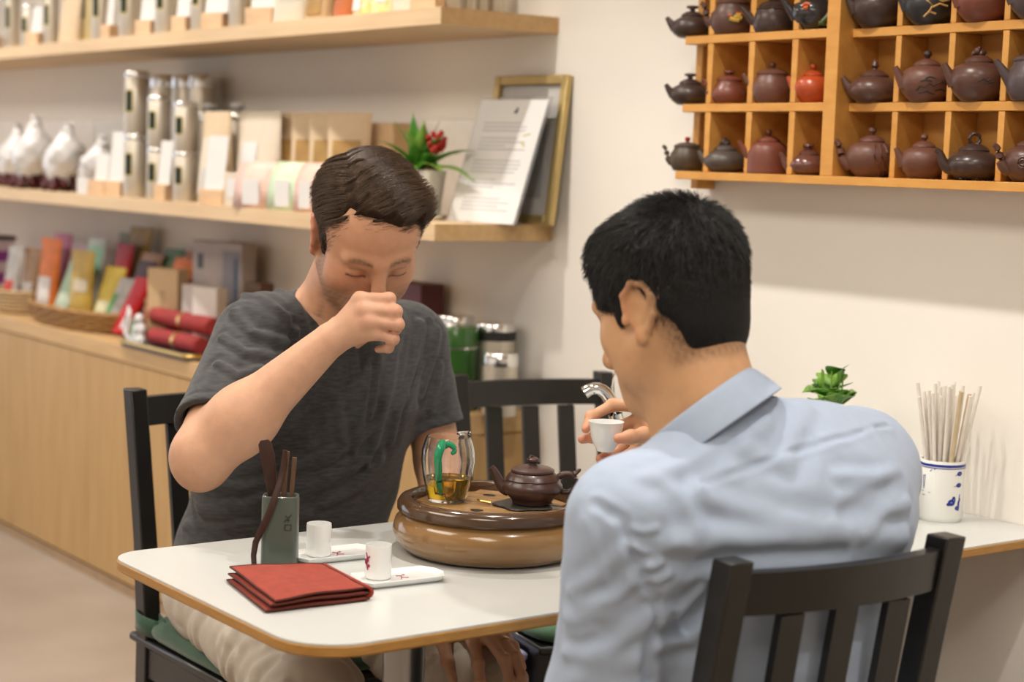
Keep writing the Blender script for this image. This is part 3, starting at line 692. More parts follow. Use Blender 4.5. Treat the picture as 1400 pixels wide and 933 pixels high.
fbox((-W_/2+.011, 0, H_/2), (.022, .018, H_), 'frame_side', 'goldframe'); fbox((W_/2-.011, 0, H_/2), (.022, .018, H_), 'frame_side', 'goldframe')
fbox((0, 0, H_-.011), (W_-.044, .018, .022), 'frame_top', 'goldframe'); fbox((0, 0, .011), (W_-.044, .018, .022), 'frame_bottom', 'goldframe')
fbox((0, .004, H_/2), (W_-.044, .004, H_-.044), 'picture_mount', plain((.62, .60, .57)))
fbox((0, .001, H_*.43), (W_-.11, .003, H_*.5), 'picture_print', plain((.40, .40, .38), .3))

# ================================================================ goods on the counter
pb = thing('gift_box', 'tall purple and white striped box at far end of the counter', 'box', (-6.40, -.15, ZC), .2)
for k in range(6): MB().box((0, 0, .02+.04*k), (.10, .08, .0398)).build('stripe', plain((.30, .05, .34) if k % 2 == 0 else (.72, .60, .70)), pb)
MB().box((0, 0, .247), (.104, .084, .015)).build('lid', 'rubber', pb); MB().box((.02, -.041, .2), (.05, .003, .04)).build('red_patch', plain((.6, .03, .06)), pb)
def basket(loc, a, b, h, lab, m, rz=0):
    t = thing('wicker_basket', lab, 'basket', loc, rz)
    mb = MB(); N = 40; prof = [(.0, .004), (.80, .004), (.84, .002), (.90, h*.3), (.96, h*.7), (1.0, h*.97), (.97, h*.97), (.92, h*.65), (.84, h*.3), (.78, .010), (0, .010)]
    rows = [[(a*r*math.cos(2*PI*k/N), b*r*math.sin(2*PI*k/N), z) for k in range(N)] for r, z in prof]
    mb.grid(rows, close=True).build('basket_shell', m, t, angle=60)
    q = MB()
    for i in range(5):
        z = h*(.15+.18*i); r = .865+.135*(z/h)
        q.tube([(a*r*1.01*math.cos(2*PI*k/N), b*r*1.01*math.sin(2*PI*k/N), z+.0035*(1 if (k+i) % 2 else -1)) for k in range(N+1)], .0055, 6)
    stuff(q.build('woven_strands', m, t))
    q = MB(); q.tube([(a*math.cos(2*PI*k/48), b*math.sin(2*PI*k/48), h+.003*(k % 2)) for k in range(49)], .008, 6); q.build('rim', m, t)
    return t
random.seed(8)
basket((-6.05, -.185, ZC), .125, .10, .075, 'small pale wicker basket at far end of the counter', 'wicker_pale')
basket((-5.53, -.168, ZC), .375, .135, .062, 'long shallow wicker basket full of colourful snack packets', 'wicker')
ft = {}
def foil(c):
    k = 'foil_%d_%d_%d' % tuple(int(v*99) for v in c); m_ = max(c); c = tuple(m_*(v/m_)**1.25 for v in c)
    return T(k, c, .42, noise=.35, nscale=28, bump=.9, bscale=22, spec=.3)
def packet(x, y, w, h, c, lab, tilt=0, lean=.02, c2=None, rz=.15, z=None, d=.035, lw=(-.3, .3, .15, .45)):
    foil(c); k = 'foil_%d_%d_%d' % tuple(int(v*99) for v in c)
    win = None
    if c2: foil(c2); win = [('label', 'foil_%d_%d_%d' % tuple(int(v*99) for v in c2), *lw)]
    return pouch(x, y, ZC+.0105 if z is None else z, w, h, d, k, lab, rz, 'packet', win, tilt, name='snack_packet', lean=lean, group='snack packets in the baskets')
packet(-6.13, -.21, .10, .22, (.70, .68, .66), 'white and silver packet in the small pale basket', .02, c2=(.6, .1, .05))
packet(-6.02, -.18, .11, .22, (.42, .28, .16), 'brown and white packet in the small pale basket', .0, c2=(.75, .7, .66))
packet(-5.98, -.13, .10, .25, (.10, .05, .04), 'dark packet at the back of the small pale basket', .0)
packet(-5.80, -.20, .13, .265, (.80, .27, .05), 'orange and white packet at the far end of the long basket', .0, c2=(.80, .76, .72), lw=(-.42, .25, .02, .5))
packet(-5.86, -.15, .12, .28, (.68, .30, .45), 'pink topped packet behind the orange and white one', .03, c2=(.75, .7, .75))
packet(-5.70, -.13, .14, .25, (.62, .52, .62), 'lilac packet behind the pale green packet', .0, c2=(.45, .03, .06))
packet(-5.66, -.205, .13, .20, (.52, .66, .50), 'pale green and white packet leaning in the long basket', .09, c2=(.66, .74, .60))
packet(-5.59, -.14, .11, .28, (.70, .76, .72), 'white packet with mint top behind the golden one', .03, c2=(.35, .6, .45), lw=(-.4, .4, .55, .9))
packet(-5.45, -.225, .135, .245, (.56, .40, .10), 'golden yellow upright packet in front of the long basket', .02, lean=.0, c2=(.62, .55, .42), lw=(-.25, .35, .45, .62))
packet(-5.42, -.12, .10, .27, (.48, .04, .04), 'dark red packet behind the golden packet', .04)
packet(-5.34, -.20, .12, .20, (.74, .58, .10), 'yellow packet with cream patch next to the golden packet', .06, c2=(.85, .80, .55))
packet(-5.27, -.205, .10, .17, (.50, .48, .45), 'grey and green packet near the middle of the long basket', .09, c2=(.15, .36, .12), lw=(-.4, -.1, .1, .7))
packet(-5.40, -.08, .13, .325, (.36, .25, .07), 'tall khaki packet at the back of the long basket', .05)
packet(-5.52, -.06, .11, .30, (.30, .30, .22), 'dull olive packet at the back near the wall', .03)
packet(-5.28, -.13, .12, .25, (.42, .27, .18), 'tan packet with red print leaning in the basket', .11, c2=(.55, .12, .10))
packet(-5.22, -.17, .10, .23, (.08, .045, .045), 'nearly black packet leaning in the basket', .10)
packet(-5.17, -.205, .095, .18, (.60, .03, .035), 'bright red packet leaning at the near end of long basket', .10, c2=(.75, .7, .7), lw=(.05, .3, .1, .3))
packet(-5.20, -.10, .11, .27, (.16, .25, .15), 'dark green packet leaning behind the red one', .12)
packet(-5.06, -.14, .12, .26, (.66, .22, .03), 'orange packet leaning high behind the wooden box', .14, c2=(.78, .40, .10), lw=(-.3, .3, .3, .7), z=ZC+.0005)
packet(-5.02, -.09, .10, .28, (.50, .20, .04), 'brown orange packet close to the wall behind the basket', .08, z=ZC+.0005)
packet(-4.98, -.18, .11, .17, (.60, .60, .60), 'silver white packet leaning below the orange packet', .10, c2=(.74, .72, .68), z=ZC+.0005)
packet(-4.93, -.06, .12, .30, (.36, .33, .40), 'dusky lilac packet against the wall', .06, z=ZC+.0005)
def carton(x, y, w, d, h, c, lab, rz=0, extra=None, rough=.5):
    t = thing('carton', lab, 'box', (x, y, ZC), rz); MB().box((0, 0, h/2), (w, d, h), bev=.002).build('box_body', plain(c, rough), t)
    if extra:
        for (nm, xx, zz, ww, hh, cc) in extra: MB().box((xx, -d/2-.0004, zz), (ww, .001, hh)).build(nm, plain(cc), t)
    return t
carton(-4.845, -.20, .125, .05, .235, (.58, .41, .23), 'plain kraft wooden coloured box standing behind the red rolls', .35, [('printed_mark', 0, .12, .02, .10, (.45, .31, .17))])
carton(-4.78, -.08, .17, .05, .32, (.46, .39, .36), 'tall greyish pink box with dark oval mark against the wall', .1, [('oval_mark', -.04, .26, .03, .045, (.06, .06, .06))])
carton(-4.63, -.085, .13, .05, .325, (.40, .34, .32), 'tall taupe box with blue grey picture panel against the wall', .1, [('picture_panel', .01, .20, .09, .20, (.24, .22, .24)), ('blue_strip', .035, .21, .025, .14, (.25, .32, .45)), ('oval_mark', -.035, .15, .018, .03, (.08, .07, .07))])
carton(-4.665, -.20, .07, .04, .20, (.56, .50, .48), 'slim pale grey box in front of the tall boxes', .3)
carton(-4.57, -.20, .10, .045, .20, (.70, .65, .62), 'whitish slim box in front of the taupe box', .3)
carton(-4.46, -.10, .08, .05, .22, (.10, .05, .03), 'small dark box partly hidden by the grey t-shirt sleeve', .1, [('label', 0, .12, .04, .05, (.5, .2, .06))])
# tray of red rolls with white tags
tr = thing('display_tray', 'dark tray with gilt edge on the counter carrying red cloth rolls', 'tray', (-4.70, -.245, ZC), 0)
pp = rrect(-.235, .235, -.075, .08, (.03, .03, .03, .03), 6)
slab(pp, .0, .012, .002).build('tray_base', plain((.05, .05, .09), .4), tr)
MB().tube([(p[0], p[1], .014) for p in pp+pp[:1]], .0065, 8).build('gilt_edge', 'gold', tr)
T('roll_red', (.34, .03, .03), .75, noise=.3, nscale=40, bump=.3, bscale=200)
def roll(a, b, r, lab):
    a, b = V(a), V(b); c = (a+b)/2; t = thing('red_cloth_roll', lab, 'roll', c, 0, 'red cloth rolls on the tray'); a -= c; b -= c
    MB().tube([a, a.lerp(b, .02), a.lerp(b, .33), a.lerp(b, .66), a.lerp(b, .98), b], [r*.8, r, r*.97, r*1.02, r, r*.8], 16).build('roll', 'roll_red', t)
    m_ = a.lerp(b, .55); d = (b-a).normalized(); MB().tube([m_-d*.008, m_+d*.008], r*1.06, 16).build('gold_ribbon', 'gold', t)
    MB().tube([a-d*.001, a+d*.001], r*.45, 12).build('rolled_core', 'cloth_hem', t)
zt = ZC+.0125
roll((-4.90, -.20, zt+.029), (-4.52, -.19, zt+.029), .028, 'red cloth roll at the back of the tray')
roll((-4.80, -.265, zt+.027), (-4.50, -.26, zt+.027), .026, 'red cloth roll with dark patch at the front of the tray')
roll((-4.88, -.225, zt+.080), (-4.50, -.225, zt+.080), .027, 'red cloth roll lying on top of the other two')
tg = thing('white_tag', 'white square tag with dark mark leaning on the rolls', 'tag', (-4.935, -.29, ZC), -.3)
MB().box((0, 0, .070), (.085, .004, .085), bev=.0018, rot=Matrix.Rotation(-.15, 3, 'X') @ Matrix.Rotation(.12, 3, 'Y')).build('card', 'paper', tg); MB().box((0, -.0035, .070), (.022, .001, .035), rot=Matrix.Rotation(-.15, 3, 'X')).build('printed_mark', plain((.12, .12, .16)), tg)
MB().box((0, .01, .015), (.05, .02, .03), bev=.003).build('foot_block', plain((.30, .12, .06)), tg)
random.seed(11)
wb = thing('white_wrapped_sweets', 'white wrapped bundle beside the white tag', 'packet', (-4.86, -.295, ZC), 0)
q = MB()
for (x, y, z, r) in ((-.03, 0, .02, .022), (.0, -.005, .018, .02), (.03, 0, .022, .022), (-.01, .01, .05, .022), (.025, .005, .055, .02), (.01, .005, .085, .018)): q.ball((x, y, z), (r, r*.8, r*.95), 9)
q.build('wrapped_bundle', 'bag_plastic', wb); MB().box((.012, -.02, .06), (.014, .002, .06), rot=Matrix.Rotation(.4, 3, 'Y')).build('green_print', plain((.20, .42, .28)), wb)
jr = thing('small_jar', 'small amber jar standing behind the white tag', 'jar', (-4.92, -.215, ZC)); MB().lathe([(.025, 0), (.028, .004), (.028, .11), (.02, .12)], 18).build('jar_body', plain((.30, .10, .04), .2), jr); MB().lathe([(.024, .12), (.024, .14), (0, .142)], 18).build('jar_lid', plain((.36, .14, .06)), jr)
# canisters at the near end
def canister(x, y, r, h, lab, body, lidm, lidf=.8, ring=None):
    t = thing('tea_canister', lab, 'canister', (x, y, ZC)); MB().lathe([(r*.97, 0), (r, .004), (r, h*lidf)], 36).build('body', body, t)
    MB().lathe([(r*1.02, h*lidf), (r*1.025, h*lidf+.003), (r*1.02, h*.975), (r*.95, h), (0, h)], 36).build('lid', lidm, t)
    if ring: MB().lathe([(r*1.002, h*ring), (r*1.028, h*ring+.001), (r*1.028, h*ring+.005), (r*1.002, h*ring+.006)], 36, cap=False).build('rim_ring', 'silver_lid', t)
canister(-3.385, -.155, .052, .198, 'green cylindrical tea canister on the counter behind the empty chair', 'canister_green', 'canister_green', .74, .735)
canister(-3.352, -.065, .046, .205, 'silver canister with black lid rim beside the green canister', 'tin', 'silver_lid', .90)
for o in [o for o in bpy.data.objects if o.name.startswith('tea_canister')][-1:]:
    MB().lathe([(.0465, .165), (.048, .166), (.048, .186), (.0465, .187)], 32, cap=False).build('dark_band', 'rubber', o)
canister(-3.335, -.165+.07, .0, .0, '', 'tin', 'tin') if False else None
canister(-3.262, -.115, .041, .146, 'short silver canister at the near end of the counter', 'tin', 'silver_lid', .80, .79)
canister(-3.49, -.085, .045, .212, 'silver lidded canister half hidden behind the green one', 'tin', 'silver_lid', .86)
carton(-3.70, -.062, .14, .07, .275, (.10, .022, .026), 'dark maroon box on the counter behind the seated man', 0, [('orange_print', .045, .15, .03, .10, (.42, .17, .05))])
# ================================================================ on the table
TZ = .7502
# ---- round tea tray
ty = thing('tea_tray', 'round brown tea-draining tray with dark raised rim on the table', 'tray', (-2.15, -.935, TZ), .55)
MB().lathe([(.0, 0), (.118, .0), (.132, .004), (.147, .018), (.152, .034), (.148, .050), (.139, .060), (.132, .062)], 64).build('tray_body', 'zisha_tray', ty)
MB().lathe([(.128, .055), (.139, .0605), (.1455, .066), (.1455, .075), (.141, .082), (.132, .0855), (.125, .084), (.1225, .078), (.1222, .066)], 64, cap=False).build('rim_ring', 'tray_rim', ty)
dk = MB()
dk.lathe([(0, .0665), (.121, .0665), (.121, .0695), (0, .0695)], 48).build('drain_deck', 'bamboo', ty)
for k, y in enumerate((-.085, -.051, -.017, .017, .051, .085)):
    L_ = math.sqrt(.119**2-(abs(y)+.0155)**2)
    MB().box((0, y, .0715), (2*L_, .031, .004), bev=.0012).build('deck_slat', 'bamboo', ty)
for (x, y) in ((-.03, .06), (.04, .045), (-.06, -.01), (.0, -.06), (.055, -.03)):
    MB().lathe([(.0, .0737), (.0075, .0737), (.0075, .0742), (0, .0742)], 14, (x, y, 0), sx=1.4).build('drain_hole', 'rubber', ty)
DZ = TZ+.0737
# ---- teapot on the tray
T('clay_main', (.062, .030, .025), .34, noise=.15, nscale=50, coat=.15, bump=.08, bscale=300)
tp = thing('clay_teapot', 'dark brown clay teapot with loop handle standing on the round tray', 'teapot', (-2.105, -.893, DZ+.0048))
# image-right direction in plan is (.595,.80): spout points the other way
ang = math.atan2(-.80, -.595); tp.rotation_euler = (0, 0, ang)
MB().lathe([(.026, 0), (.030, .001), (.031, .005), (.034, .009), (.043, .017), (.0465, .025), (.0455, .030), (.0415, .034), (.0405, .0365), (.0415, .038), (.0385, .043), (.034, .0475), (.031, .049)], 48).build('body', 'clay_main', tp)
MB().tube(bez([(.036, 0, .020), (.052, 0, .021), (.052, 0, .042), (.064, 0, .054)], 10), [.0105, .0102, .0097, .009, .0083, .0076, .007, .0064, .0058, .0053, .0048], 12).build('spout', 'clay_main', tp)
MB().tube(bez([(-.038, 0, .041), (-.052, 0, .054), (-.076, 0, .050), (-.072, 0, .022), (-.058, 0, .012), (-.042, 0, .021)], 18), [.0048]*10+[.0044]*9, 10).build('handle', 'clay_main', tp)
MB().tube([(-.064, 0, .0475), (-.071, 0, .0535), (-.0725, 0, .0555)], [.004, .0028, .0012], 8).build('handle_spur', 'clay_main', tp)
ld = MB().lathe([(.0325, .0485), (.0335, .050), (.033, .0525), (.027, .0555), (.016, .0582), (.008, .0592), (0, .0595)], 40).build('lid', 'clay_main', tp)
MB().lathe([(.0065, .0588), (.0062, .062), (.0095, .065), (.0098, .068), (.006, .0705), (0, .071)], 20).build('knob', 'clay_main', ld)
MB().tube([(-.004, -.004, .069), (.004, -.001, .0725), (.006, .004, .069)], .0022, 8).build('knob_ornament', 'clay_main', ld)
tv = thing('metal_trivet', 'dark leaf-shaped metal trivet under the teapot', 'trivet', (-2.112, -.902, DZ+.0002), 0)
rows = [[(r*(1+.10*math.sin(5*a))*math.cos(a), r*(1+.10*math.sin(5*a))*math.sin(a), z) for a in [2*PI*k/40 for k in range(40)]] for r, z in ((.038, 0), (.045, .0015), (.044, .0035), (.036, .0042))]
mb = MB().grid(rows, close=True); mb.f.append(tuple(range(39, -1, -1))); mb.f.append(tuple(120+k for k in range(40))); mb.build('plate', plain((.045, .045, .042), .3), tv)
MB().tube([(-.032, -.04, .003), (-.043, -.052, .005), (-.05, -.052, .006)], [.003, .0022, .0018], 8).build('stem', 'gold', tv)
# ---- glass pitcher with tea
gp_ = thing('glass_pitcher', 'barrel-shaped glass pitcher with green handle, holding amber tea, on the round tray', 'pitcher', (-2.200, -.985, DZ), math.atan2(-.80, -.595)+.72)
prof_o = [(.0, .0), (.0275, .0), (.0295, .002), (.033, .016), (.0385, .040), (.0415, .062), (.0405, .080), (.0365, .094), (.0335, .1005)]
prof_i = [(.0322, .1005), (.0350, .093), (.0388, .079), (.0397, .062), (.0367, .040), (.0312, .016), (.0278, .006), (.0, .0055)]
MB().lathe(prof_o+prof_i, 48, cap=False).build('glass_body', 'glass', gp_)
MB().lathe([(0, .0058), (.0276, .0063), (.0310, .0161), (.0358, .0365), (.0355, .0372), (0, .0372)], 48, cap=False).build('tea', 'tea', gp_)
hpts = [V((p[0], -p[1], p[2])) for p in ((.030, -.026, .092), (.036, -.030, .097), (.044, -.036, .092), (.049, -.036, .078), (.046, -.034, .060), (.043, -.032, .042), (.038, -.029, .028), (.0335, -.0255, .018))]
hq = catmull(hpts, 5); MB().tube(hq, list(np.interp(np.linspace(0, 7, len(hq)), range(8), [.0045, .0062, .0068, .0064, .0058, .005, .004, .0025])), 12).build('green_handle', 'green_glass', gp_)
hq = catmull([(.032, .027, .092), (.025, .031, .0945), (.019, .036, .090), (.019, .038, .084), (.024, .038, .081)], 5); MB().tube(hq, list(np.linspace(.0056, .003, len(hq))), 10).build('handle_curl', 'green_glass', gp_)
sp = MB(); rows = []
for k in range(7):
    a = lerp(-.5, .5, k/6); u = math.cos(a*PI); rows.append([(-.033*math.cos(a), .033*math.sin(a), .099), (-(.0345+.006*u)*math.cos(a), .034*math.sin(a), .1025+.003*u)])
solid(sp.grid(rows).build('spout_lip', 'glass', gp_), .0015)
# ---- tea tool holder and its tools
th = thing('tool_holder', 'grey green ceramic tea tool holder with engraved mark', 'holder', (-2.213, -1.268, TZ), math.radians(53.4))
def sect(sx, sy, z, e=.45, N=36): return [(sx*math.copysign(abs(math.cos(2*PI*k/N))**e, math.cos(2*PI*k/N)), sy*math.copysign(abs(math.sin(2*PI*k/N))**e, math.sin(2*PI*k/N)), z) for k in range(N)]
# local x = image right
rows = [sect(.0245, .020, 0), sect(.0265, .0215, .003), sect(.0262, .0213, .04), sect(.0262, .0212, .10), sect(.0255, .0206, .1045), sect(.0235, .0186, .1055), sect(.0222, .0172, .103), sect(.022, .017, .02), sect(.0, .0, .019)]
mb = MB().grid(rows, close=True); mb.f.append(tuple(range(35, -1, -1))); mb.build('cup_body', 'celadon', th)
q = MB()
yf = -.0219
for ln in ([(.010, .080), (.016, .072)], [(.019, .081), (.013, .074), (.008, .070)], [(.009, .066), (.019, .066)], [(.010, .066), (.009, .058)], [(.018, .066), (.018, .058)], [(.009, .058), (.019, .0575)], [(.013, .078), (.0145, .070)]):
    q.tube([(x, yf+(.0012 if x > .016 else 0), z) for x, z in ln], .0008, 5)
q.build('engraved_mark', 'engrave', th)
def local(p, o=th):
    r = Matrix.Rotation(math.radians(53.4), 3, 'Z'); return r @ V(p)+V((-2.213, -1.268, TZ))
def tool(name, lab, pts, wid, th_, m, cat='tea tool', tipm=None):
    P_ = [local(p) for p in pts]; base = P_[0].copy(); t = thing(name, lab, cat, base)
    r = Matrix.Rotation(math.radians(53.4), 3, 'Z'); sx = r @ V((1, 0, 0)); rows = []
    for i, p in enumerate(P_):
        tdir = (P_[min(i+1, len(P_)-1)]-P_[max(0, i-1)]).normalized(); n = tdir.cross(sx).normalized(); s_ = n.cross(tdir).normalized(); c = p-base
        a, b = wid[i]/2, (th_[i] if hasattr(th_, '__len__') else th_)/2
        rows.append([c-s_*a-n*b*.6, c-s_*a*.8-n*b, c+s_*a*.8-n*b, c+s_*a-n*b*.6, c+s_*a+n*b*.6, c+s_*a*.8+n*b, c-s_*a*.8+n*b, c-s_*a+n*b*.6])
    mb = MB().grid(rows, close=True); k = len(rows)-1; mb.f.append(tuple(range(7, -1, -1))); mb.f.append(tuple(8*k+q for q in range(8)))
    mb.build('shaft', m, t, angle=50)
    return t
tool('tea_scoop', 'broad dark tea scoop with rounded top standing in the tool holder', [(-.004, .004, .021), (-.010, .006, .09), (-.016, .008, .125), (-.022, .009, .160), (-.026, .010, .178), (-.027, .010, .183)], [.010, .012, .017, .021, .019, .011], .005, 'dark_bamboo')
tool('bamboo_tongs', 'long curved dark tongs hooked over the tool holder edge down to the table', [(.006, -.008, .172), (.0045, -.0085, .15), (.001, -.012, .128), (-.005, -.0245, .106), (-.012, -.0255, .085), (-.0225, -.0262, .060), (-.0315, -.0255, .040), (-.0345, -.024, .020), (-.0335, -.022, .0015)], [.007, .009, .009, .0095, .010, .010, .009, .008, .007], .0035, 'dark_bamboo')
tool('tea_needle', 'thin brown tea needle, taller of the two slim sticks in the holder', [(.002, .006, .021), (.0035, .006, .10), (.007, .007, .168)], [.006, .0065, .007], .005, 'tool_wood')
tool('tea_pick', 'slim brown tea pick, shorter stick by the holder edge', [(.012, .004, .021), (.0145, .003, .10), (.0185, .003, .160)], [.0055, .006, .0065], .005, 'tool_wood')
# ---- folded red cloth
cl = thing('folded_cloth', 'folded rust red tea cloth with dark hem on the near table corner', 'cloth', (-2.06, -1.325, TZ), 0)
def clothlayer(name, c4, z, th_, wob, fold=None):
    # c4 = corners in plan: back-left, back-right, front-right, front-left (as seen by the camera)
    N = 18; top = []; 
    for i in range(N+1):
        row = []
        for k in range(N+1):
            u, v = k/N, i/N
            p = (V(c4[0])*(1-u)+V(c4[1])*u)*(1-v)+(V(c4[3])*(1-u)+V(c4[2])*u)*v
            zz = z(u, v)+wob*math.sin(9*u+4*v)*math.sin(7*v+2*u)
            row.append((p.x, p.y, zz))
        top.append(row)
    o = MB().grid(top).build(name, 'red_cloth', cl, angle=80); solid(o, th_)
    md = o.modifiers.new('smooth', 'SUBSURF'); md.levels = 1; md.render_levels = 1
    per = [top[0][k] for k in range(N)]+[top[i][N] for i in range(N)]+[top[N][k] for k in range(N, 0, -1)]+[top[i][0] for i in range(N, 0, -1)]
    MB().tube([V(p)+V((0, 0, th_*.2)) for p in per+per[:1]], th_*.34, 6).build('hem', 'cloth_hem', o)
o_ = V((2.06, 1.325, 0))
A = [V((-2.167, -1.372, 0))+o_, V((-2.128, -1.246, 0))+o_, V((-1.984, -1.262, 0))+o_, V((-1.982, -1.402, 0))+o_]
Bq = [V((-2.160, -1.380, 0))+o_, V((-2.125, -1.255, 0))+o_, V((-1.976, -1.262, 0))+o_, V((-1.985, -1.414, 0))+o_]
clothlayer('lower_fold', Bq, lambda u, v: .0028+.0004*math.sin(5*u), .0042, .0006)
clothlayer('middle_fold', [a.lerp(b, .5) for a, b in zip(A, Bq)], lambda u, v: .0092+.0012*math.sin(PI*u)*v+.001*(1-u), .0042, .0008)
clothlayer('upper_fold', A, lambda u, v: .0165+.002*math.sin(PI*u)+.0025*(1-u)*(1-v)-.001*v, .0042, .0008)
# rolled fold joining the layers at the right hand side
rows = []
for i in range(15):
    v = i/14; p = A[1].lerp(A[2], v); out = V((.595, .80, 0)); row = []
    for k in range(9):
        a = -PI/2+PI*k/8; row.append((p.x+out.x*.009*math.cos(a), p.y+out.y*.009*math.cos(a), .0105+.0075*math.sin(a)))
    rows.append(row)
solid(MB().grid(rows).build('rolled_fold', 'red_cloth', cl, angle=80), .0042)
# ---- aroma cups on long saucers
def saucer(c, lab):
    t = thing('cup_saucer', lab, 'saucer', c, math.radians(86))     # long axis local x
    def ring(a, b, z, ch=.35): return [(x*a, y*b, z) for x, y in ((1, ch), (1-ch*.5, 1), (-1+ch*.5, 1), (-1, ch), (-1, -ch), (-1+ch*.5, -1), (1-ch*.5, -1), (1, -ch))]
    rows = [ring(.058, .026, 0), ring(.066, .031, .004), ring(.070, .0345, .0095), ring(.069, .0335, .0105), ring(.064, .029, .0075), ring(.056, .024, .0055)]
    mb = MB().grid(rows, close=True); mb.f.append(tuple(range(7, -1, -1))); mb.f.append(tuple(40+k for k in range(8)))
    o = mb.build('dish', 'porcelain', t, angle=30); md = o.modifiers.new('rounding', 'BEVEL'); md.width = .0018; md.segments = 3; md.limit_method = 'ANGLE'; md.angle_limit = .2
    q = MB()
    for ln in ([(.000, -.011), (.006, -.003), (.009, .006), (.016, .012)], [(.006, -.003), (.013, -.007)], [(.009, .004), (.003, .010)]): q.tube([(x, y, .0058) for x, y in ln], .0007, 5)
    for x, y in ((.006, -.002), (.013, -.006), (.015, .009), (.004, .008)): q.ball((x, y, .0058), (.0021, .0021, .0006), 7)
    q.build('painted_sprig', 'red_print', t)
    return t
s1 = saucer((-2.222, -1.172, TZ), 'white long saucer nearer the drinking man, with painted red sprig')
s2 = saucer((-2.052, -1.168, TZ), 'white long saucer beside the red cloth, with painted red sprig')
def acup(loc, lab, motif):
    t = thing('aroma_cup', lab, 'cup', loc)
    MB().lathe([(.0, .0), (.0165, 0), (.0185, .002), (.0188, .006), (.0186, .046), (.0182, .0485), (.0172, .0485), (.0170, .046), (.0168, .006), (0, .005)], 36, cap=False).build('cup_body', 'porcelain', t)
    if motif:
        q = MB(); a0 = math.radians(-85)
        for ln in ([(-.2, .038), (.0, .030), (-.12, .022), (.05, .014)], [(.0, .030), (.22, .034)], [(-.12, .024), (-.34, .028)], [(.0, .021), (.25, .020)], [(-.1, .03), (-.3, .022)]):
            q.tube([(.0189*math.cos(a0+a), .0189*math.sin(a0+a), z) for a, z in ln], .0012, 5)
        for a, z in ((.0, .028), (-.16, .025), (.1, .020)): q.ball((.0188*math.cos(a0+a), .0188*math.sin(a0+a), z), .0026, 6)
        q.build('painted_sprig', 'red_print', t)
    return t
acup((-2.225, -1.196, TZ+.0058), 'tall white aroma cup on the saucer nearer the drinking man', False)
acup((-2.062, -1.194, TZ+.0058), 'tall white aroma cup with red painted sprig, beside the red cloth', True)
# ---- stick holder
hd = thing('stick_holder', 'white porcelain holder with blue painted landscape at the wall end of table', 'holder', (-1.985, -.088, TZ), 0)
rh, hh = .0395, .106
MB().lathe([(0, 0), (rh*.93, 0), (rh*.97, .003), (rh, .008), (rh, hh-.002), (rh-.001, hh), (rh-.004, hh), (rh-.0045, hh-.003), (rh-.0045, .008), (0, .006)], 44, cap=False).build('cup_body', 'porcelain_warm', hd)
for z, w__ in ((hh-.007, .0022), (hh-.0115, .0007)): MB().lathe([(rh+.0002, z-w__), (rh+.0004, z-w__), (rh+.0004, z+w__), (rh+.0002, z+w__)], 44, cap=False).build('blue_band', 'blue_print', hd)
cd = math.atan2(-2.412, 1.985)+.08
def hp(a, z): return ((rh+.0002)*math.cos(cd+a), (rh+.0002)*math.sin(cd+a), z)
for ln, r in (([(-.95, .080), (-.90, .056)], .0006), ([(-.84, .081), (-.93, .079)], .0006), ([(-.84, .081), (-.87, .060)], .0005), ([(-1.0, .053), (-.55, .051)], .0006), ([(-.95, .046), (-.8, .046)], .0005), ([(-.6, .088), (-.52, .092)], .0006), ([(-.42, .092), (-.34, .095)], .0007)):
    MB().tube([hp(a, z) for a, z in ln], r, 5).build('painted_stroke', 'blue_print', hd)
for a, z, sx, sy in ((.78, .086, .16, .004), (.76, .066, .16, .0042), (.42, .036, .18, .006), (.52, .041, .1, .006), (.30, .033, .12, .003), (.80, .030, .07, .010), (.72, .026, .12, .004), (.86, .04, .05, .004)):
    rows = [[hp(a+sx*math.cos(t_)*r_, z+sy*math.sin(t_)*r_) for t_ in [2*PI*k/9 for k in range(9)]] for r_ in (1, .6, .15)]
    MB().grid(rows, close=True).build('painted_hill', 'blue_print', hd)
for ln in ([(.55, .083), (.8, .088)], [(.5, .064), (.8, .066)], [(.82, .036), (.84, .05)]): MB().tube([hp(a, z) for a, z in ln], .0006, 5).build('painted_stroke', 'blue_print', hd)
random.seed(21)
hx, hy = -1.985, -.088
ends = []
for k in range(30):
    a = k*2.39996; r = .030*math.sqrt((k+.5)/30); bx_, by_ = r*math.cos(a), r*math.sin(a); f_ = 1.85+random.uniform(-.15, .1)
    ends.append((bx_, by_, f_))
ends.sort(key=lambda e: e[0]*.595+e[1]*.8)
words = ['first', 'second', 'third', 'fourth', 'fifth', 'sixth', 'seventh', 'eighth', 'ninth', 'tenth', 'eleventh', 'twelfth', 'thirteenth', 'fourteenth', 'fifteenth', 'sixteenth', 'seventeenth', 'eighteenth', 'nineteenth', 'twentieth', 'twenty-first', 'twenty-second', 'twenty-third', 'twenty-fourth', 'twenty-fifth', 'twenty-sixth', 'twenty-seventh', 'twenty-eighth', 'twenty-ninth', 'last']
for k, (bx_, by_, f_) in enumerate(ends):
    p0 = V((bx_*.55, by_*.55, .0095)); h = random.uniform(.212, .240); p1 = V((bx_*f_*1.05, by_*f_*1.0-.002, h))
    wood = k in (17, 24, 27)
    o = MB().tube([p0, p0.lerp(p1, .5), p1], .0030 if not wood else .0036, 8).build('wrapped_stick', 'stick_wood' if wood else 'stick_paper', None)
    o.location = (hx, hy, TZ)
    tag(o, ('bare tan' if wood else 'thin off-white')+' stick in the blue and white holder, '+words[k]+' from its chair side', 'stick', 'sticks in the porcelain holder')
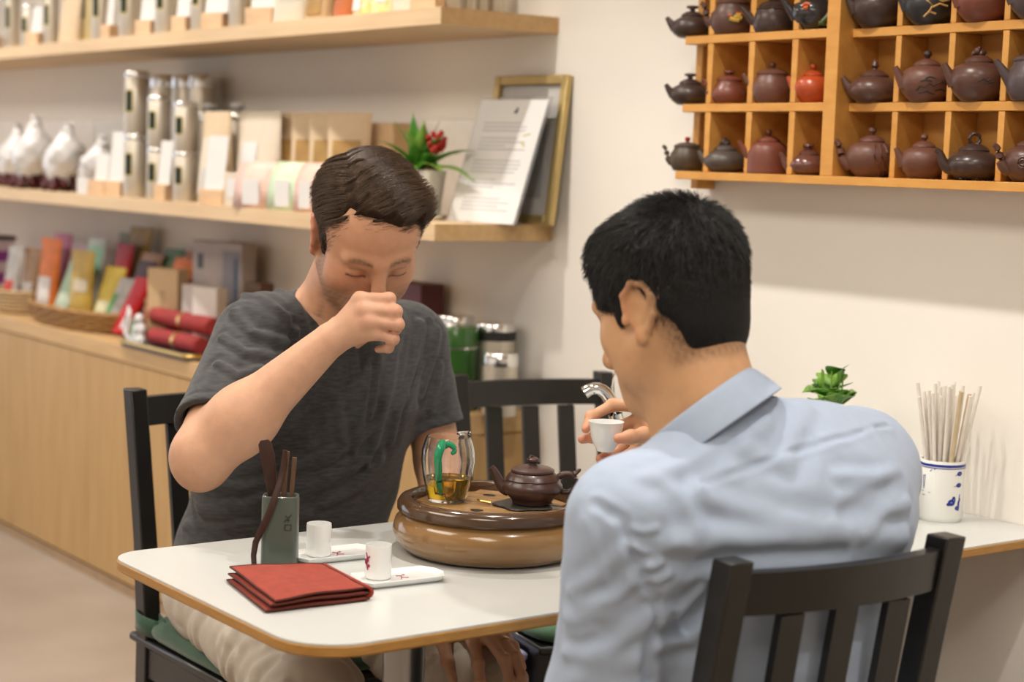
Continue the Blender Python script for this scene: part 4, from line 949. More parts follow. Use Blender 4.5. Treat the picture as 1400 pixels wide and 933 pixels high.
wj = tag(MB().lathe([(0, 0), (.026, 0), (.028, .003), (.028, .088), (.026, .092), (.024, .092), (.024, .006), (0, .005)], 32, cap=False).build('white_jar', 'porcelain', None), 'small white jar half hidden behind the light blue shirt', 'jar'); wj.location = (-2.030, -.165, TZ)
# ---- leafy plant behind the near man
gpn = thing('potted_herb', 'small leafy green plant peeking over the light blue shoulder', 'plant', (-2.20, -.145, TZ))
MB().lathe([(0, 0), (.03, 0), (.036, .05), (.039, .07), (.035, .07), (.032, .05), (0, .05)], 28, cap=False).build('pot', 'porcelain_warm', gpn)
MB().lathe([(0, .058), (.034, .058), (.034, .062), (0, .062)], 20).build('soil', 'soil', gpn)
random.seed(4)
for k in range(22):
    a = k*2.4; r = .035*math.sqrt(k/22); z = .240-.05*(r/.035)-.02*(k % 3)*.5; d = V((math.cos(a), math.sin(a), random.uniform(.2, 1.5)*(1 if k > 4 else 2)))
    o = MB().grid(leafblade((r*math.cos(a)*.6, r*math.sin(a)*.6, z-.01), d, random.uniform(.036, .052), .060, .3, 6)).build('leaf', 'leaf_pale' if k % 3 else 'leaf', gpn); solid(o, .0006)
q = MB()
for k in range(7): a = k*.9; q.tube([(.008*math.cos(a), .008*math.sin(a), .06), (.016*math.cos(a), .016*math.sin(a), .16), (.02*math.cos(a), .02*math.sin(a), .24)], .0016, 6)
stuff(q.build('stems', 'leaf_pale', gpn))
# ---- kettle
kt = thing('glass_kettle', 'glass kettle with chrome spout behind the held cup', 'kettle', (-2.300, -.470, TZ), math.atan2(-.80, -.595)+.1)
MB().lathe([(0, 0), (.07, 0), (.076, .004), (.076, .018), (.07, .022), (0, .022)], 40).build('heating_base', 'dark_glass', kt)
MB().lathe([(0, .0225), (.066, .0225), (.072, .03), (.074, .06), (.073, .085)], 40, cap=False).build('pot_body', 'dark_glass', kt)
MB().lathe([(.0735, .085), (.072, .10), (.062, .132), (.054, .142)], 40, cap=False).build('upper_dome', 'porcelain_warm', kt)
MB().lathe([(.052, .137), (.056, .140), (.054, .147), (.03, .153), (0, .155)], 36).build('lid', 'chrome', kt)
MB().lathe([(.006, .154), (.005, .165), (.012, .172), (.012, .182), (0, .186)], 18).build('lid_knob', 'rubber', kt)
MB().tube(bez([(.058, 0, .100), (.075, 0, .11), (.066, 0, .19), (.102, 0, .228), (.134, 0, .200)], 16), [.017, .0165, .016, .0155, .015, .0145, .014, .0135, .013, .0125, .012, .0115, .011, .0105, .0105, .0108, .0112], 16).build('spout', 'chrome', kt)
MB().tube(bez([(.045, 0, .145), (.125, 0, .19), (.105, 0, .33), (-.07, 0, .31), (-.05, 0, .145)], 20), .0016, 8).build('wire_handle', 'chrome', kt)
# ================================================================ people: one continuous surface grown from a distance field
class Field:
    def __init__(s): s.p = []; s.disp = None
    def rc(s, a, b, ra, rb, k=.02, op=0):
        s.p.append((op, k, 'rc', np.array(a, float), np.array(b, float), ra, rb)); return s
    def ell(s, c, r, k=.02, op=0, R=None):
        s.p.append((op, k, 'el', np.array(c, float), np.array(r, float), np.eye(3) if R is None else np.array(R, float), None)); return s
    def cut(s, a, b, ra, rb, k=.02, op=0):      # a sleeve: round cone ended flat at b
        a = np.array(a, float); b = np.array(b, float); n = (b-a)/np.linalg.norm(b-a)
        s.p.append((op, k, 'cc', a, b, (ra, rb, n), None)); return s
    def chain(s, pts, rs, k=.01, op=0):
        for i in range(len(pts)-1): s.rc(pts[i], pts[i+1], rs[i], rs[i+1], k, op)
        return s
def d_rc(P, a, b, r1, r2):
    ba = b-a; l2 = float(ba@ba); rr = r1-r2; a2 = l2-rr*rr; pa = P-a; y = pa@ba; z = y-l2
    t = pa*l2-y[:, None]*ba; x2 = (t*t).sum(1); y2 = y*y*l2; z2 = z*z*l2; k = np.sign(rr)*rr*rr*x2
    out = (np.sqrt(np.maximum(x2*a2/l2/l2, 0))*1.0)
    d3 = (np.sqrt(np.maximum(x2*a2, 0))/l2*1.0+y*rr/l2)-r1
    d1 = np.sqrt(np.maximum(x2+z2, 0))/l2-r2; d2 = np.sqrt(np.maximum(x2+y2, 0))/l2-r1
    d3 = (np.sqrt(np.maximum(x2*a2, 0)/l2)/math.sqrt(l2)/1.0)
    d3 = (np.sqrt(np.maximum(x2*a2/l2, 0))+y*rr)/l2-r1
    return np.where(np.sign(z)*a2*z2 > k, d1, np.where(np.sign(y)*a2*y2 < k, d2, d3))
def d_cap(P, a, b, r1, r2):
    ba = b-a; h = np.clip(((P-a)@ba)/(ba@ba), 0, 1); q = P-a-h[:, None]*ba
    return np.sqrt((q*q).sum(1))-(r1+(r2-r1)*h)
def prim_d(p, P):
    if p[2] == 'rc': return d_cap(P, p[3], p[4], p[5], p[6])
    if p[2] == 'cc':
        ra, rb, n = p[5]; d = d_cap(P, p[3], p[4]+n*.05, ra, rb+(rb-ra)*.1); return np.maximum(d, (P-p[4])@n)
    q = (P-p[3])@p[5]; r = p[4]; k0 = np.sqrt(((q/r)**2).sum(1)); k1 = np.sqrt(((q/(r*r))**2).sum(1))
    return np.where(k1 > 1e-9, k0*(k0-1)/np.maximum(k1, 1e-9), -r.min())
def combine(prims, P):
    d = np.full(len(P), 1.0)
    for p in prims:
        e = prim_d(p, P); k = p[1]
        if p[0] == 0: h = np.maximum(k-np.abs(d-e), 0)/k; d = np.minimum(d, e)-h*h*k*.25
        else: e = -e; h = np.maximum(k-np.abs(d-e), 0)/k; d = np.maximum(d, e)+h*h*k*.25
    return d
def surf(field, lo, hi, h, B=14):
    lo = np.array(lo, float); hi = np.array(hi, float); nb = np.ceil((hi-lo)/h/B).astype(int); n = nb*B+1
    D = np.full(n, 1.0, np.float32)
    gi = np.stack(np.meshgrid(*[np.arange(k) for k in nb], indexing='ij'), -1).reshape(-1, 3)
    C = lo+(gi*B+B/2)*h; R = B*h*math.sqrt(3)/2
    DC = np.stack([prim_d(p, C) for p in field.p]); ops = np.array([p[0] for p in field.p]); ks = np.array([p[1] for p in field.p])
    un = DC[ops == 0]; mn = un.min(0); near = (mn < R*1.25+.035)
    off = np.stack(np.meshgrid(*[np.arange(B+1)]*3, indexing='ij'), -1).reshape(-1, 3)
    for bi in np.nonzero(near)[0]:
        pr = [field.p[j] for j in range(len(field.p)) if DC[j, bi] < R*1.25+ks[j]+.03]
        if not pr: continue
        g = gi[bi]*B; P = lo+(g+off)*h
        if mn[bi] < -(R*1.3+.06) and not any(p[0] for p in pr): d = np.full(len(P), -1.0)
        else:
            d = combine(pr, P)
            if field.disp is not None and np.abs(d).min() < .03: d = d+field.disp(P)
        D[g[0]:g[0]+B+1, g[1]:g[1]+B+1, g[2]:g[2]+B+1] = d.reshape(B+1, B+1, B+1)
    ins = D < 0; cnt = np.zeros(np.array(n)-1, np.uint8)
    for i in (0, 1):
        for j in (0, 1):
            for k in (0, 1): cnt += ins[i:n[0]-1+i, j:n[1]-1+j, k:n[2]-1+k]
    act = np.argwhere((cnt > 0) & (cnt < 8)); m = np.array(n)-1
    lin = (act[:, 0]*m[1]+act[:, 1])*m[2]+act[:, 2]
    cv = {}
    for i in (0, 1):
        for j in (0, 1):
            for k in (0, 1): cv[i, j, k] = D[act[:, 0]+i, act[:, 1]+j, act[:, 2]+k]
    acc = np.zeros((len(act), 3)); num = np.zeros(len(act))
    for a in cv:
        for ax in range(3):
            if a[ax]: continue
            b = list(a); b[ax] = 1; b = tuple(b); va, vb = cv[a], cv[b]; cr = (va < 0) != (vb < 0)
            t = np.where(cr, va/np.where(cr, va-vb, 1), 0); pos = np.tile(np.array(a, float), (len(act), 1)); pos[:, ax] = t
            acc[cr] += pos[cr]; num[cr] += 1
    verts = lo+(act+acc/num[:, None])*h; quads = []
    for ax in range(3):
        o1, o2 = [(1, 2), (2, 0), (0, 1)][ax]
        sl0 = [slice(None)]*3; sl1 = [slice(None)]*3; sl0[ax] = slice(0, -1); sl1[ax] = slice(1, None)
        A, Bb = ins[tuple(sl0)], ins[tuple(sl1)]; e = np.argwhere(A != Bb)
        e = e[(e[:, o1] > 0) & (e[:, o2] > 0) & (e[:, o1] < m[o1]) & (e[:, o2] < m[o2])]
        ids = []
        for (u, v) in ((1, 1), (0, 1), (0, 0), (1, 0)):
            c = e.copy(); c[:, o1] -= u; c[:, o2] -= v; l = (c[:, 0]*m[1]+c[:, 1])*m[2]+c[:, 2]; ids.append(np.searchsorted(lin, l))
        q = np.stack(ids, 1); fl = ~A[tuple(e.T)]; q[fl] = q[fl][:, ::-1]; quads.append(q)
    return verts, np.concatenate(quads)
def relax(v, q, it=1, f=.5):
    for _ in range(it):
        s = np.zeros_like(v); c = np.zeros(len(v))
        for i in range(4):
            for j in (1, 3):
                np.add.at(s, q[:, i], v[q[:, (i+j) % 4]]); np.add.at(c, q[:, i], 1)
        v = v+(s/c[:, None]-v)*f
    return v
def skinmesh(name, field, lo, hi, h, m, parent=None, colf=None, it=1):
    v, q = surf(field, lo, hi, h); v = relax(v, q, it) if it else v
    me = bpy.data.meshes.new(name); me.vertices.add(len(v)); me.vertices.foreach_set('co', v.astype(np.float32).ravel())
    me.loops.add(q.size); me.loops.foreach_set('vertex_index', q.astype(np.int32).ravel()); me.polygons.add(len(q))
    me.polygons.foreach_set('loop_start', np.arange(0, q.size, 4, dtype=np.int32)); me.update(calc_edges=True)
    me.polygons.foreach_set('use_smooth', np.ones(len(q), bool))
    if colf is not None:
        c = colf(v); at_ = me.color_attributes.new('Col', 'FLOAT_COLOR', 'POINT'); at_.data.foreach_set('color', np.concatenate([c, np.ones((len(c), 1))], 1).astype(np.float32).ravel())
    me.materials.append(MT[m]); me.validate()
    o = bpy.data.objects.new(name, me); COL.objects.link(o)
    if parent: o.parent = parent
    return o, v
def strands(name, roots, dirs, length, m, parent, r0=.00035, n=6, curl=None):
    hc = bpy.data.hair_curves.new(name); N = len(roots); hc.add_curves([n]*N)
    P = np.zeros((N, n, 3)); p = np.array(roots, float); P[:, 0] = p; d = np.array(dirs, float)
    for i in range(1, n):
        if curl is not None: d = curl(p, d, i)
        d = d/np.linalg.norm(d, axis=1, keepdims=True); p = p+d*(np.array(length)/(n-1))[:, None]; P[:, i] = p
    hc.attributes['position'].data.foreach_set('vector', P.astype(np.float32).ravel())
    ra = hc.attributes.new('radius', 'FLOAT', 'POINT'); ra.data.foreach_set('value', np.tile(np.linspace(1, .45, n)*r0, N).astype(np.float32))
    hc.materials.append(MT[m]); o = bpy.data.objects.new(name, hc); COL.objects.link(o); o.parent = parent; return stuff(o)
def fringe(skv, field, hd, seed, n, reach=.007, extra=None):
    # points of skin just outside the hair line, thinning out away from it
    q = hd.l(skv); c = np.nonzero((np.abs(q[:, 0]) < .1) & (np.abs(q[:, 1]) < .13) & (q[:, 2] > -.10) & (q[:, 2] < .14))[0]
    d = np.concatenate([combine(field.p, skv[k]) for k in np.array_split(c, 12)]); r = np.random.RandomState(seed)
    ok = (d > -.001) & (r.uniform(size=len(d)) < np.exp(-np.maximum(d, 0)/reach*2.2)) & (d < reach*1.6)
    q = q[c]; ear = (np.abs(q[:, 0]) > .0735) & (q[:, 2] < .035) & (q[:, 1] < .014); ok &= ~ear
    if extra is not None: ok &= extra(q)
    c = c[ok]; return skv[r.choice(c, min(n, len(c)), replace=False)]
class Head:
    def __init__(s, H, az, pitch, roll, sc):
        F = np.array([math.cos(pitch)*math.cos(az), math.cos(pitch)*math.sin(az), -math.sin(pitch)])
        Rr = np.cross(F, [0, 0, 1]); Rr /= np.linalg.norm(Rr); U = np.cross(Rr, F)
        R2 = Rr*math.cos(roll)+U*math.sin(roll); U2 = U*math.cos(roll)-Rr*math.sin(roll)
        s.M = np.stack([R2, F, U2], 1); s.H = np.array(H, float); s.s = sc      # columns: right, forward, up
    def w(s, p): return s.H+s.M@(np.array(p, float)*s.s)
    def l(s, P): return (P-s.H)@s.M/s.s
    def rc(s, f, a, b, ra, rb, k=.015, op=0): f.rc(s.w(a), s.w(b), ra*s.s, rb*s.s, k, op)
    def ell(s, f, c, r, k=.015, op=0, R=None): f.ell(s.w(c), np.array(r)*s.s, k, op, s.M if R is None else s.M@R)
def rotm(axis, a): return np.array(Matrix.Rotation(a, 3, axis))
def head_field(f, hd, flare=.35, face=True, es=1.0):
    E, Rc = hd.ell, hd.rc
    E(f, (0, -.012, .035), (.0755, .097, .088)); E(f, (0, -.045, .0), (.066, .058, .066), .03)
    E(f, (0, .030, .040), (.067, .058, .062), .03); E(f, (0, .036, -.022), (.061, .052, .062), .03)
    for s in (-1, 1):
        E(f, (s*.044, .050, -.028), (.022, .026, .022), .025)
        Rc(f, (s*.057, -.002, -.050), (s*.012, .066, -.102), .017, .018, .03)
        E(f, (s*.048, .030, -.062), (.016, .028, .026), .03)
    E(f, (0, .076, -.105), (.021, .018, .017), .02); E(f, (0, .071, -.076), (.031, .026, .028), .025)
    E(f, (0, .018, -.072), (.046, .055, .034), .03)
    if face:
        for s in (-1, 1): E(f, (s*.032, .0985, -.001), (.021, .0155, .0130), .012, 1)
        for s in (-1, 1):
            Rc(f, (s*.013, .0905, .0205), (s*.045, .078, .021), .0090, .0078, .016)
            E(f, (s*.032, .0745, -.002), (.0150, .0138, .0128), .004)
            Rc(f, (s*.018, .0855, .0085), (s*.043, .0785, .0075), .0028, .0026, .006)     # fold of the upper lid
        Rc(f, (0, .0895, .014), (0, .1150, -.036), .0098, .0120, .014); E(f, (0, .1175, -.0415), (.0135, .0125, .0115), .01)
        for s in (-1, 1): E(f, (s*.0165, .100, -.046), (.0090, .0115, .0090), .007); E(f, (s*.0065, .106, -.0535), (.0032, .0045, .0030), .003, 1)
        Rc(f, (-.017, .091, -.0705), (.017, .091, -.0705), .0052, .0052, .007); Rc(f, (-.015, .0905, -.080), (.015, .0905, -.080), .0058, .0058, .007)
        for s in (-1, 1): Rc(f, (s*.004, .098, -.0715), (s*.020, .086, -.074), .0046, .003, .006)
    for s in (-1, 1):                                      # ears
        Re = rotm('Z', -s*flare)
        def e(p): return np.array([s*.0745, -.006, -.010])+Re@(np.array([s*p[0], p[1], p[2]])*es)
        E(f, e((.006, -.010, .002)), (.0052, .0175, .029), .008, 0, Re)
        ring = [(.006, .006, .004), (.009, .004, .020), (.012, -.008, .031), (.014, -.021, .026), (.014, -.0275, .010), (.012, -.025, -.008), (.009, -.016, -.021)]
        for a, b in zip(ring[:-1], ring[1:]): hd.rc(f, e(a), e(b), .0040, .0040, .004)
        E(f, e((.006, -.006, -.027)), (.0048, .0085, .0095), .008, 0, Re)
        E(f, e((-.002, -.010, .006)), (.008, .014, .022), .008, 0, Re); E(f, e((.0135, -.006, .000)), (.0062, .0085, .0125), .005, 1, Re); E(f, e((.0135, -.016, .013)), (.004, .0058, .010), .004, 1, Re)
        E(f, e((.006, .008, -.006)), (.005, .004, .007), .005)
def hand_field(f, wrist, fore, fingers, sc=1.0, k=.008):
    # fingers: dict of joint lists (knuckle, middle joint, end joint, tip); palm built from the wrist to every knuckle
    w_ = np.array(wrist)
    for nm in ('index', 'middle', 'ring', 'pinky'):
        m = np.array(fingers[nm][0]); b = w_+(m-w_)*.18
        f.rc(b, m, .0150*sc, .0108*sc if nm != 'pinky' else .0098*sc, .014)
    R = {'index': (.0102, .0090, .0080, .0068), 'middle': (.0104, .0092, .0082, .0070), 'ring': (.0100, .0088, .0078, .0066), 'pinky': (.0088, .0077, .0068, .0058), 'thumb': (.0135, .0118, .0098, .0078)}
    for nm, js in fingers.items():
        r = [x*sc for x in R[nm]]
        if nm == 'thumb': f.rc(w_+(np.array(js[0])-w_)*.4, js[0], .014*sc, r[0], .014)
        for i in range(3): f.rc(js[i], js[i+1], r[i], r[i+1], .006 if i else k)
        for i in (1, 2):      # knuckle bulges
            f.ell(js[i], (r[i]*1.07,)*3, .004)
def smooth(a, b, x): t = np.clip((x-a)/(b-a), 0, 1); return t*t*(3-2*t)
def fbm(P, f0, seed=0):
    r = np.random.RandomState(seed); out = np.zeros(len(P))
    for o in range(3):
        for _ in range(4):
            d = r.normal(size=3); d /= np.linalg.norm(d); out += np.sin(P@d*f0*(2**o)+r.uniform(0, 6.28))/(4*2**o)
    return out
def folds(lines):
    L = []
    for (pts, wd, am) in lines:
        pts = [np.array(p, float) for p in pts]
        for i in range(len(pts)-1): L.append((pts[i], pts[i+1], wd, am, i == 0, i == len(pts)-2))
    # every polyline counts once: take the strongest of its pieces
    G = []; k = 0
    for (pts, wd, am) in lines:
        G.append((L[k:k+len(pts)-1], wd, am)); k += len(pts)-1
    lo = np.array([np.min([np.minimum(s[0], s[1]) for s in g[0]], 0)-g[1]*3 for g in G]); hi = np.array([np.max([np.maximum(s[0], s[1]) for s in g[0]], 0)+g[1]*3 for g in G])
    def f(P):
        out = np.zeros(len(P)); plo, phi = P.min(0), P.max(0)
        for i in np.nonzero(((lo <= phi) & (hi >= plo)).all(1))[0]:
            segs, wd, am = G[i]; d = np.min([d_cap(P, s[0], s[1], 0, 0) for s in segs], 0)
            x = d/wd; out -= am*(np.exp(-x*x)-.45*np.exp(-(x-1.9)**2))
        return out
    return f
T('skin', (.6, .36, .24), .48, noise=.10, nscale=55, attr='Col', bump=.10, bscale=320, sss=.12, spec=.35)
T('hair_brown', (.032, .018, .010), .75, noise=.45, nscale=90, spec=.15)
T('hair_brown_strand', (.085, .050, .028), .38, noise=.3, nscale=60, spec=.5)
T('hair_black', (.006, .0055, .006), .75, noise=.3, nscale=90, spec=.3)
T('hair_black_strand', (.012, .011, .011), .42, noise=.3, nscale=60, spec=.4)
# ---------------------------------------------------------------- the man drinking tea
H1 = Head((-2.4665, -.976, 1.2185), math.radians(-17), math.radians(37), math.radians(-2), 1.06)
man1 = thing('person', 'man in dark grey t-shirt and khaki trousers behind the table, hand raised to mouth', 'person', (-2.75, -.945, 0))
OFF1 = -np.array(man1.location)
def rel(o, t): o.location = -t.location; return o
f = Field()
head_field(f, H1)
neck0 = H1.w((0, -.035, -.060)); C7 = np.array([-2.645, -.935, 1.075])
f.rc(neck0, C7, .060, .064, .03); f.rc(H1.w((0, .0, -.065)), np.array([-2.622, -.940, 1.045]), .045, .052, .03)
SR, SL = np.array([-2.640, -1.085, 1.040]), np.array([-2.690, -.738, 1.015])
f.rc(C7+[0, 0, -.03], SR, .060, .050, .04); f.rc(C7+[0, 0, -.03], SL, .060, .048, .04)
f.ell((-2.67, -.925, .965), (.080, .13, .070), .05)
ER, WR = np.array([-2.478, -1.262, .872]), np.array((-2.3649, -1.1059, 1.0571))
f.rc(SR, ER, .055, .047, .03); f.rc(ER, ER+(WR-ER)*.33, .0465, .0495, .02); f.rc(ER+(WR-ER)*.30, WR, .0495, .0275, .03)
f.ell(ER+[-.006, -.002, -.020], (.032, .032, .034), .025)
hand_field(f, WR, None, dict(index=[(-2.3333, -1.0684, 1.1265), (-2.3021, -1.0345, 1.1284), (-2.3239, -1.0231, 1.1195), (-2.3527, -1.0293, 1.1138)],
  middle=[(-2.3197, -1.0697, 1.1106), (-2.2874, -1.0312, 1.1102), (-2.3123, -1.0191, 1.1009), (-2.3409, -1.0280, 1.0963)], ring=[(-2.3107, -1.0655, 1.0931), (-2.2834, -1.0292, 1.0901), (-2.3066, -1.0181, 1.0807), (-2.3312, -1.0281, 1.0787)],
  pinky=[(-2.3086, -1.0556, 1.0748), (-2.2902, -1.0322, 1.0667), (-2.3078, -1.0299, 1.0511), (-2.3255, -1.0375, 1.0473)], thumb=[(-2.3751, -1.0819, 1.0807), (-2.3860, -1.0517, 1.0975), (-2.3833, -1.0292, 1.1089), (-2.3662, -1.0128, 1.1193)]), 1.04)
EL, WL = np.array([-2.640, -.700, .790]), np.array((-2.4100, -0.8170, 0.5786))
f.rc(SL, EL, .050, .043, .03); f.rc(EL, EL+(WL-EL)*.4, .044, .042, .02); f.rc(EL+(WL-EL)*.4, WL, .042, .027, .03)
hand_field(f, WL, None, dict(index=[(-2.3379, -0.8267, 0.5451), (-2.2984, -0.8449, 0.5214), (-2.2815, -0.8515, 0.4971), (-2.2784, -0.8513, 0.4733)],
  middle=[(-2.3298, -0.8058, 0.5542), (-2.2702, -0.8135, 0.5313), (-2.2523, -0.8119, 0.4987), (-2.2467, -0.8089, 0.4714)], ring=[(-2.3304, -0.7890, 0.5580), (-2.2678, -0.7930, 0.5339), (-2.2456, -0.7932, 0.5050), (-2.2398, -0.7903, 0.4765)],
  pinky=[(-2.3368, -0.7722, 0.5593), (-2.2943, -0.7767, 0.5425), (-2.2787, -0.7755, 0.5250), (-2.2697, -0.7740, 0.5121)], thumb=[(-2.4032, -0.8361, 0.5610), (-2.3806, -0.8597, 0.5406), (-2.3528, -0.8688, 0.5149), (-2.3360, -0.8676, 0.4878)]), 1.04)
def col1(P):
    q = H1.l(P); n = len(P); c = np.tile(np.array([.60, .345, .225]), (n, 1)); x, y, z = q.T; inh = (np.abs(x) < .12) & (z < .2) & (z > -.16) & (np.abs(y) < .16)
    def mix(m, col):
        nonlocal c; m = np.clip(m, 0, 1)[:, None]; c = c*(1-m)+np.array(col)*m
    g = lambda cx, cy, cz, r: np.exp(-((x-cx)**2+(y-cy)**2+(z-cz)**2)/r**2)*inh
    ax = np.abs(x)
    mix(inh*.5, (.56, .275, .150))
    mix(.65*g(0, .115, -.04, .022), (.55, .20, .13)); mix(.4*np.exp(-((ax-.045)**2+(y-.06)**2+(z+.03)**2)/.025**2)*inh, (.58, .24, .16))
    mix(.75*smooth(.077, .084, ax)*(z > -.05)*(z < .04)*(y < .02)*inh, (.55, .20, .13))
    nz = .5+.5*np.sign(fbm(P, 700, 3))*1.0; nz2 = .5+.5*fbm(P, 900, 5)
    beard = smooth(-.035, -.065, z)*smooth(-.02, .012, y)*inh*smooth(-.135, -.115, z)
    jawl = np.maximum(beard, smooth(.048, .060, ax)*smooth(.02, -.02, z)*smooth(-.005, .012, y)*smooth(.042, .03, y)*inh)
    mix(jawl*(.30+.40*nz2), (.13, .085, .06))
    brow = np.exp(-((z-.0225-.0035*np.cos((ax-.030)*90))/.0048)**2)*smooth(.010, .016, ax)*smooth(.052, .044, ax)*(y > .055)*inh
    mix(brow*(.45+.5*nz2), (.09, .05, .03))
    lash = np.exp(-((z+.0080+5.5*(ax-.032)**2)/.0023)**2)*smooth(.0160, .0190, ax)*smooth(.0490, .0455, ax)*(y > .07)*inh
    mix(lash*1.0, (.035, .02, .015))
    crease = np.exp(-((z-.0068+6*(ax-.032)**2)/.0018)**2)*smooth(.018, .021, ax)*smooth(.047, .043, ax)*(y > .065)*inh
    mix(crease*.45, (.25, .12, .07))
    mix(.4*np.exp(-((ax-.032)**2/.02**2+(z+.012)**2/.010**2))*(y > .05)*inh, (.46, .20, .12))
    lips = np.exp(-((z+.0755)/.009)**2)*smooth(.024, .018, ax)*(y > .08)*inh; mix(lips*.7, (.48, .16, .13))
    for js in ((-2.3021, -1.0345, 1.1284), (-2.2874, -1.0312, 1.1102), (-2.2834, -1.0292, 1.0901), (-2.2902, -1.0322, 1.0667), (-2.3197, -1.0697, 1.1106), (-2.3107, -1.0655, 1.0931)):
        m = np.exp(-((P-np.array(js))**2).sum(1)/.014**2); c = c*(1-.35*m[:, None])+np.array([.62, .27, .19])*.35*m[:, None]
    # fore-arm hair and freckles are only a faint browning
    return c
sk, skv = skinmesh('skin', f, (-2.80, -1.36, .42), (-2.17, -.62, 1.42), .0023, 'skin', man1, col1, 1); rel(sk, man1)
# ---- hair: brown, side parted
fh = Field()
hc_ = lambda c, r, k=.02, op=0, R=None: H1.ell(fh, c, r, k, op, R)
hc_((0, -.016, .040), (.0825, .101, .0885)); hc_((0, -.050, .004), (.0745, .064, .064), .02); hc_((-.010, .040, .074), (.060, .048, .040), .03); hc_((-.022, .028, .086), (.048, .050, .034), .02)
hc_((0, .128, .004), (.066, .079, .112), .020, 1)       # the forehead stays bare
hc_((.042, .100, .066), (.026, .044, .050), .020, 1); hc_((.058, .090, .030), (.022, .040, .050), .020, 1)
hc_((-.052, .098, .048), (.026, .044, .056), .020, 1)
for s in (-1, 1): hc_((s*.088, -.010, -.014), (.03, .0235, .0385), .006, 1); hc_((s*.070, .078, -.02), (.04, .052, .056), .006, 1); hc_((s*.085, -.034, -.028), (.025, .018, .030), .006, 1)
hc_((0, -.05, -.085), (.09, .08, .045), .012, 1)
for s in (-1, 1): hc_((s*.0675, .0180, .010), (.0075, .0125, .030), .014)
PX = .047
def groove(P):
    q = H1.l(P); x, y, z = q.T
    xp = x-PX-.10*(y-.05); side = np.where(xp > 0, 1., -1.)
    n = fbm(q, 90, 8); t = y+.42*np.abs(xp)+.012*n
    st = np.sin(t*430+2.2*n)*.45+np.sin(t*190+3*n+1)*.75
    pt = np.exp(-(xp/.0042)**2)*smooth(.005, .03, y)*(z > .05)
    return -.0021*st*smooth(.03, .07, z)+.0030*pt-.0012*np.sin(t*330+3*n)*smooth(.07, .03, z)
fh.disp = groove
lo = H1.H-.16; hi = H1.H+.17
hair1, hv = skinmesh('hair', fh, lo, hi, .0022, 'hair_brown', man1, None, 1); rel(hair1, man1)
def flow1(P):
    q = H1.l(P); x, y, z = q.T; xp = x-PX-.10*(y-.05); left = xp < 0
    top = smooth(.02, .075, z)
    n = fbm(q, 80, 21)
    d = np.stack([np.where(left, -.95, .75), np.where(left, -.46+.30*n, -.40+.2*n), np.where(left, .06, -.55)], 1)*top[:, None]
    d = d+np.stack([0*x, -.50+.25*n, -.85+0*x], 1)*(1-top)[:, None]
    nr = q-np.array([0, -.012, .03]); nr /= np.linalg.norm(nr, axis=1, keepdims=True); d -= nr*((d*nr).sum(1)-.07)[:, None]
    return d@H1.M.T
rs = np.random.RandomState(2); O1 = np.array(man1.location)
ql = H1.l(hv); ok = ~((np.abs(ql[:, 0]-PX-.10*(ql[:, 1]-.05)) < .004) & (ql[:, 1] > .01) & (ql[:, 2] > .05))
cand = np.nonzero(ok)[0]; sel = rs.choice(cand, 26000); rt_ = hv[sel]; ql = H1.l(rt_)
fr_ = smooth(.03, .09, ql[:, 2]); ln_ = .007+.034*fr_*rs.uniform(.5, 1, len(rt_)); ln_ *= 1-.35*smooth(.055, .085, ql[:, 1])
s1h = strands('hair_strands', rt_-O1, flow1(rt_)+rs.normal(size=rt_.shape)*.07, ln_, 'hair_brown_strand', hair1, .00030, 7,
        lambda p, d, i: d*.5+.5*flow1(p+O1[None])+rs.normal(size=d.shape)*.04)
fr1 = fringe(skv, fh, H1, 5, 5200, .0075, lambda q: q[:, 1] > -.03)
s2h = strands('hairline_strands', fr1-O1, flow1(fr1)+rs.normal(size=fr1.shape)*.22, .006+.016*rs.uniform(.2, 1, len(fr1))*smooth(.03, .08, H1.l(fr1)[:, 2]), 'hair_brown_strand', hair1, .00026, 6,
        lambda p, d, i: d*.6+.4*flow1(p+O1[None])+rs.normal(size=d.shape)*.06)
s2h.matrix_parent_inverse = Matrix.Translation(-V(hair1.location))
s1h.matrix_parent_inverse = Matrix.Translation(-V(hair1.location))
# ---- t-shirt
T('tee_grey', (.060, .061, .064), .85, nscale=55, stretch=(1, 1, 5), col2=(.023, .024, .027), bump=.35, bscale=700, sheen=.15)
fs = Field()
fs.ell((-2.79, -.945, .62), (.150, .205, .16), .03); fs.ell((-2.735, -.945, .78), (.150, .200, .18), .05); fs.ell((-2.685, -.925, .93), (.135, .195, .16), .06)
fs.ell((-2.73, -.915, .95), (.12, .185, .15), .06)
fs.rc(SR+[-.01, .03, -.006], SL+[-.005, -.03, -.006], .070, .070, .05); fs.rc(C7+[-.01, 0, -.045], SR+[0, .02, .004], .066, .060, .04); fs.rc(C7+[-.01, 0, -.045], SL+[0, -.02, .004], .066, .058, .04)
cR = SR+(ER-SR)*.80; cL = SL+(EL-SL)*.70
fs.cut(SR+(cR-SR)*.1, cR, .068, .0665, .035); fs.cut(SL+(cL-SL)*.05, cL, .064, .061, .035)
dR = (cR-SR)/np.linalg.norm(cR-SR); dL = (cL-SL)/np.linalg.norm(cL-SL)
fs.rc(cR-dR*.022, cR+dR*.09, .0535, .058, .004, 1); fs.rc(cL-dL*.022, cL+dL*.09, .0490, .053, .004, 1)
nk = H1.w((0, -.03, -.085)); neckc = np.array([-2.606, -.942, 1.112])
NR = np.stack([np.cross([0, 0, 1.0], [.0, 1, 0]), [0, 1, 0], [0, 0, 1]], 1)
nrot = rotm('Y', math.radians(24))
fs.ell(neckc, (.070, .076, .066), .006, 1, nrot)
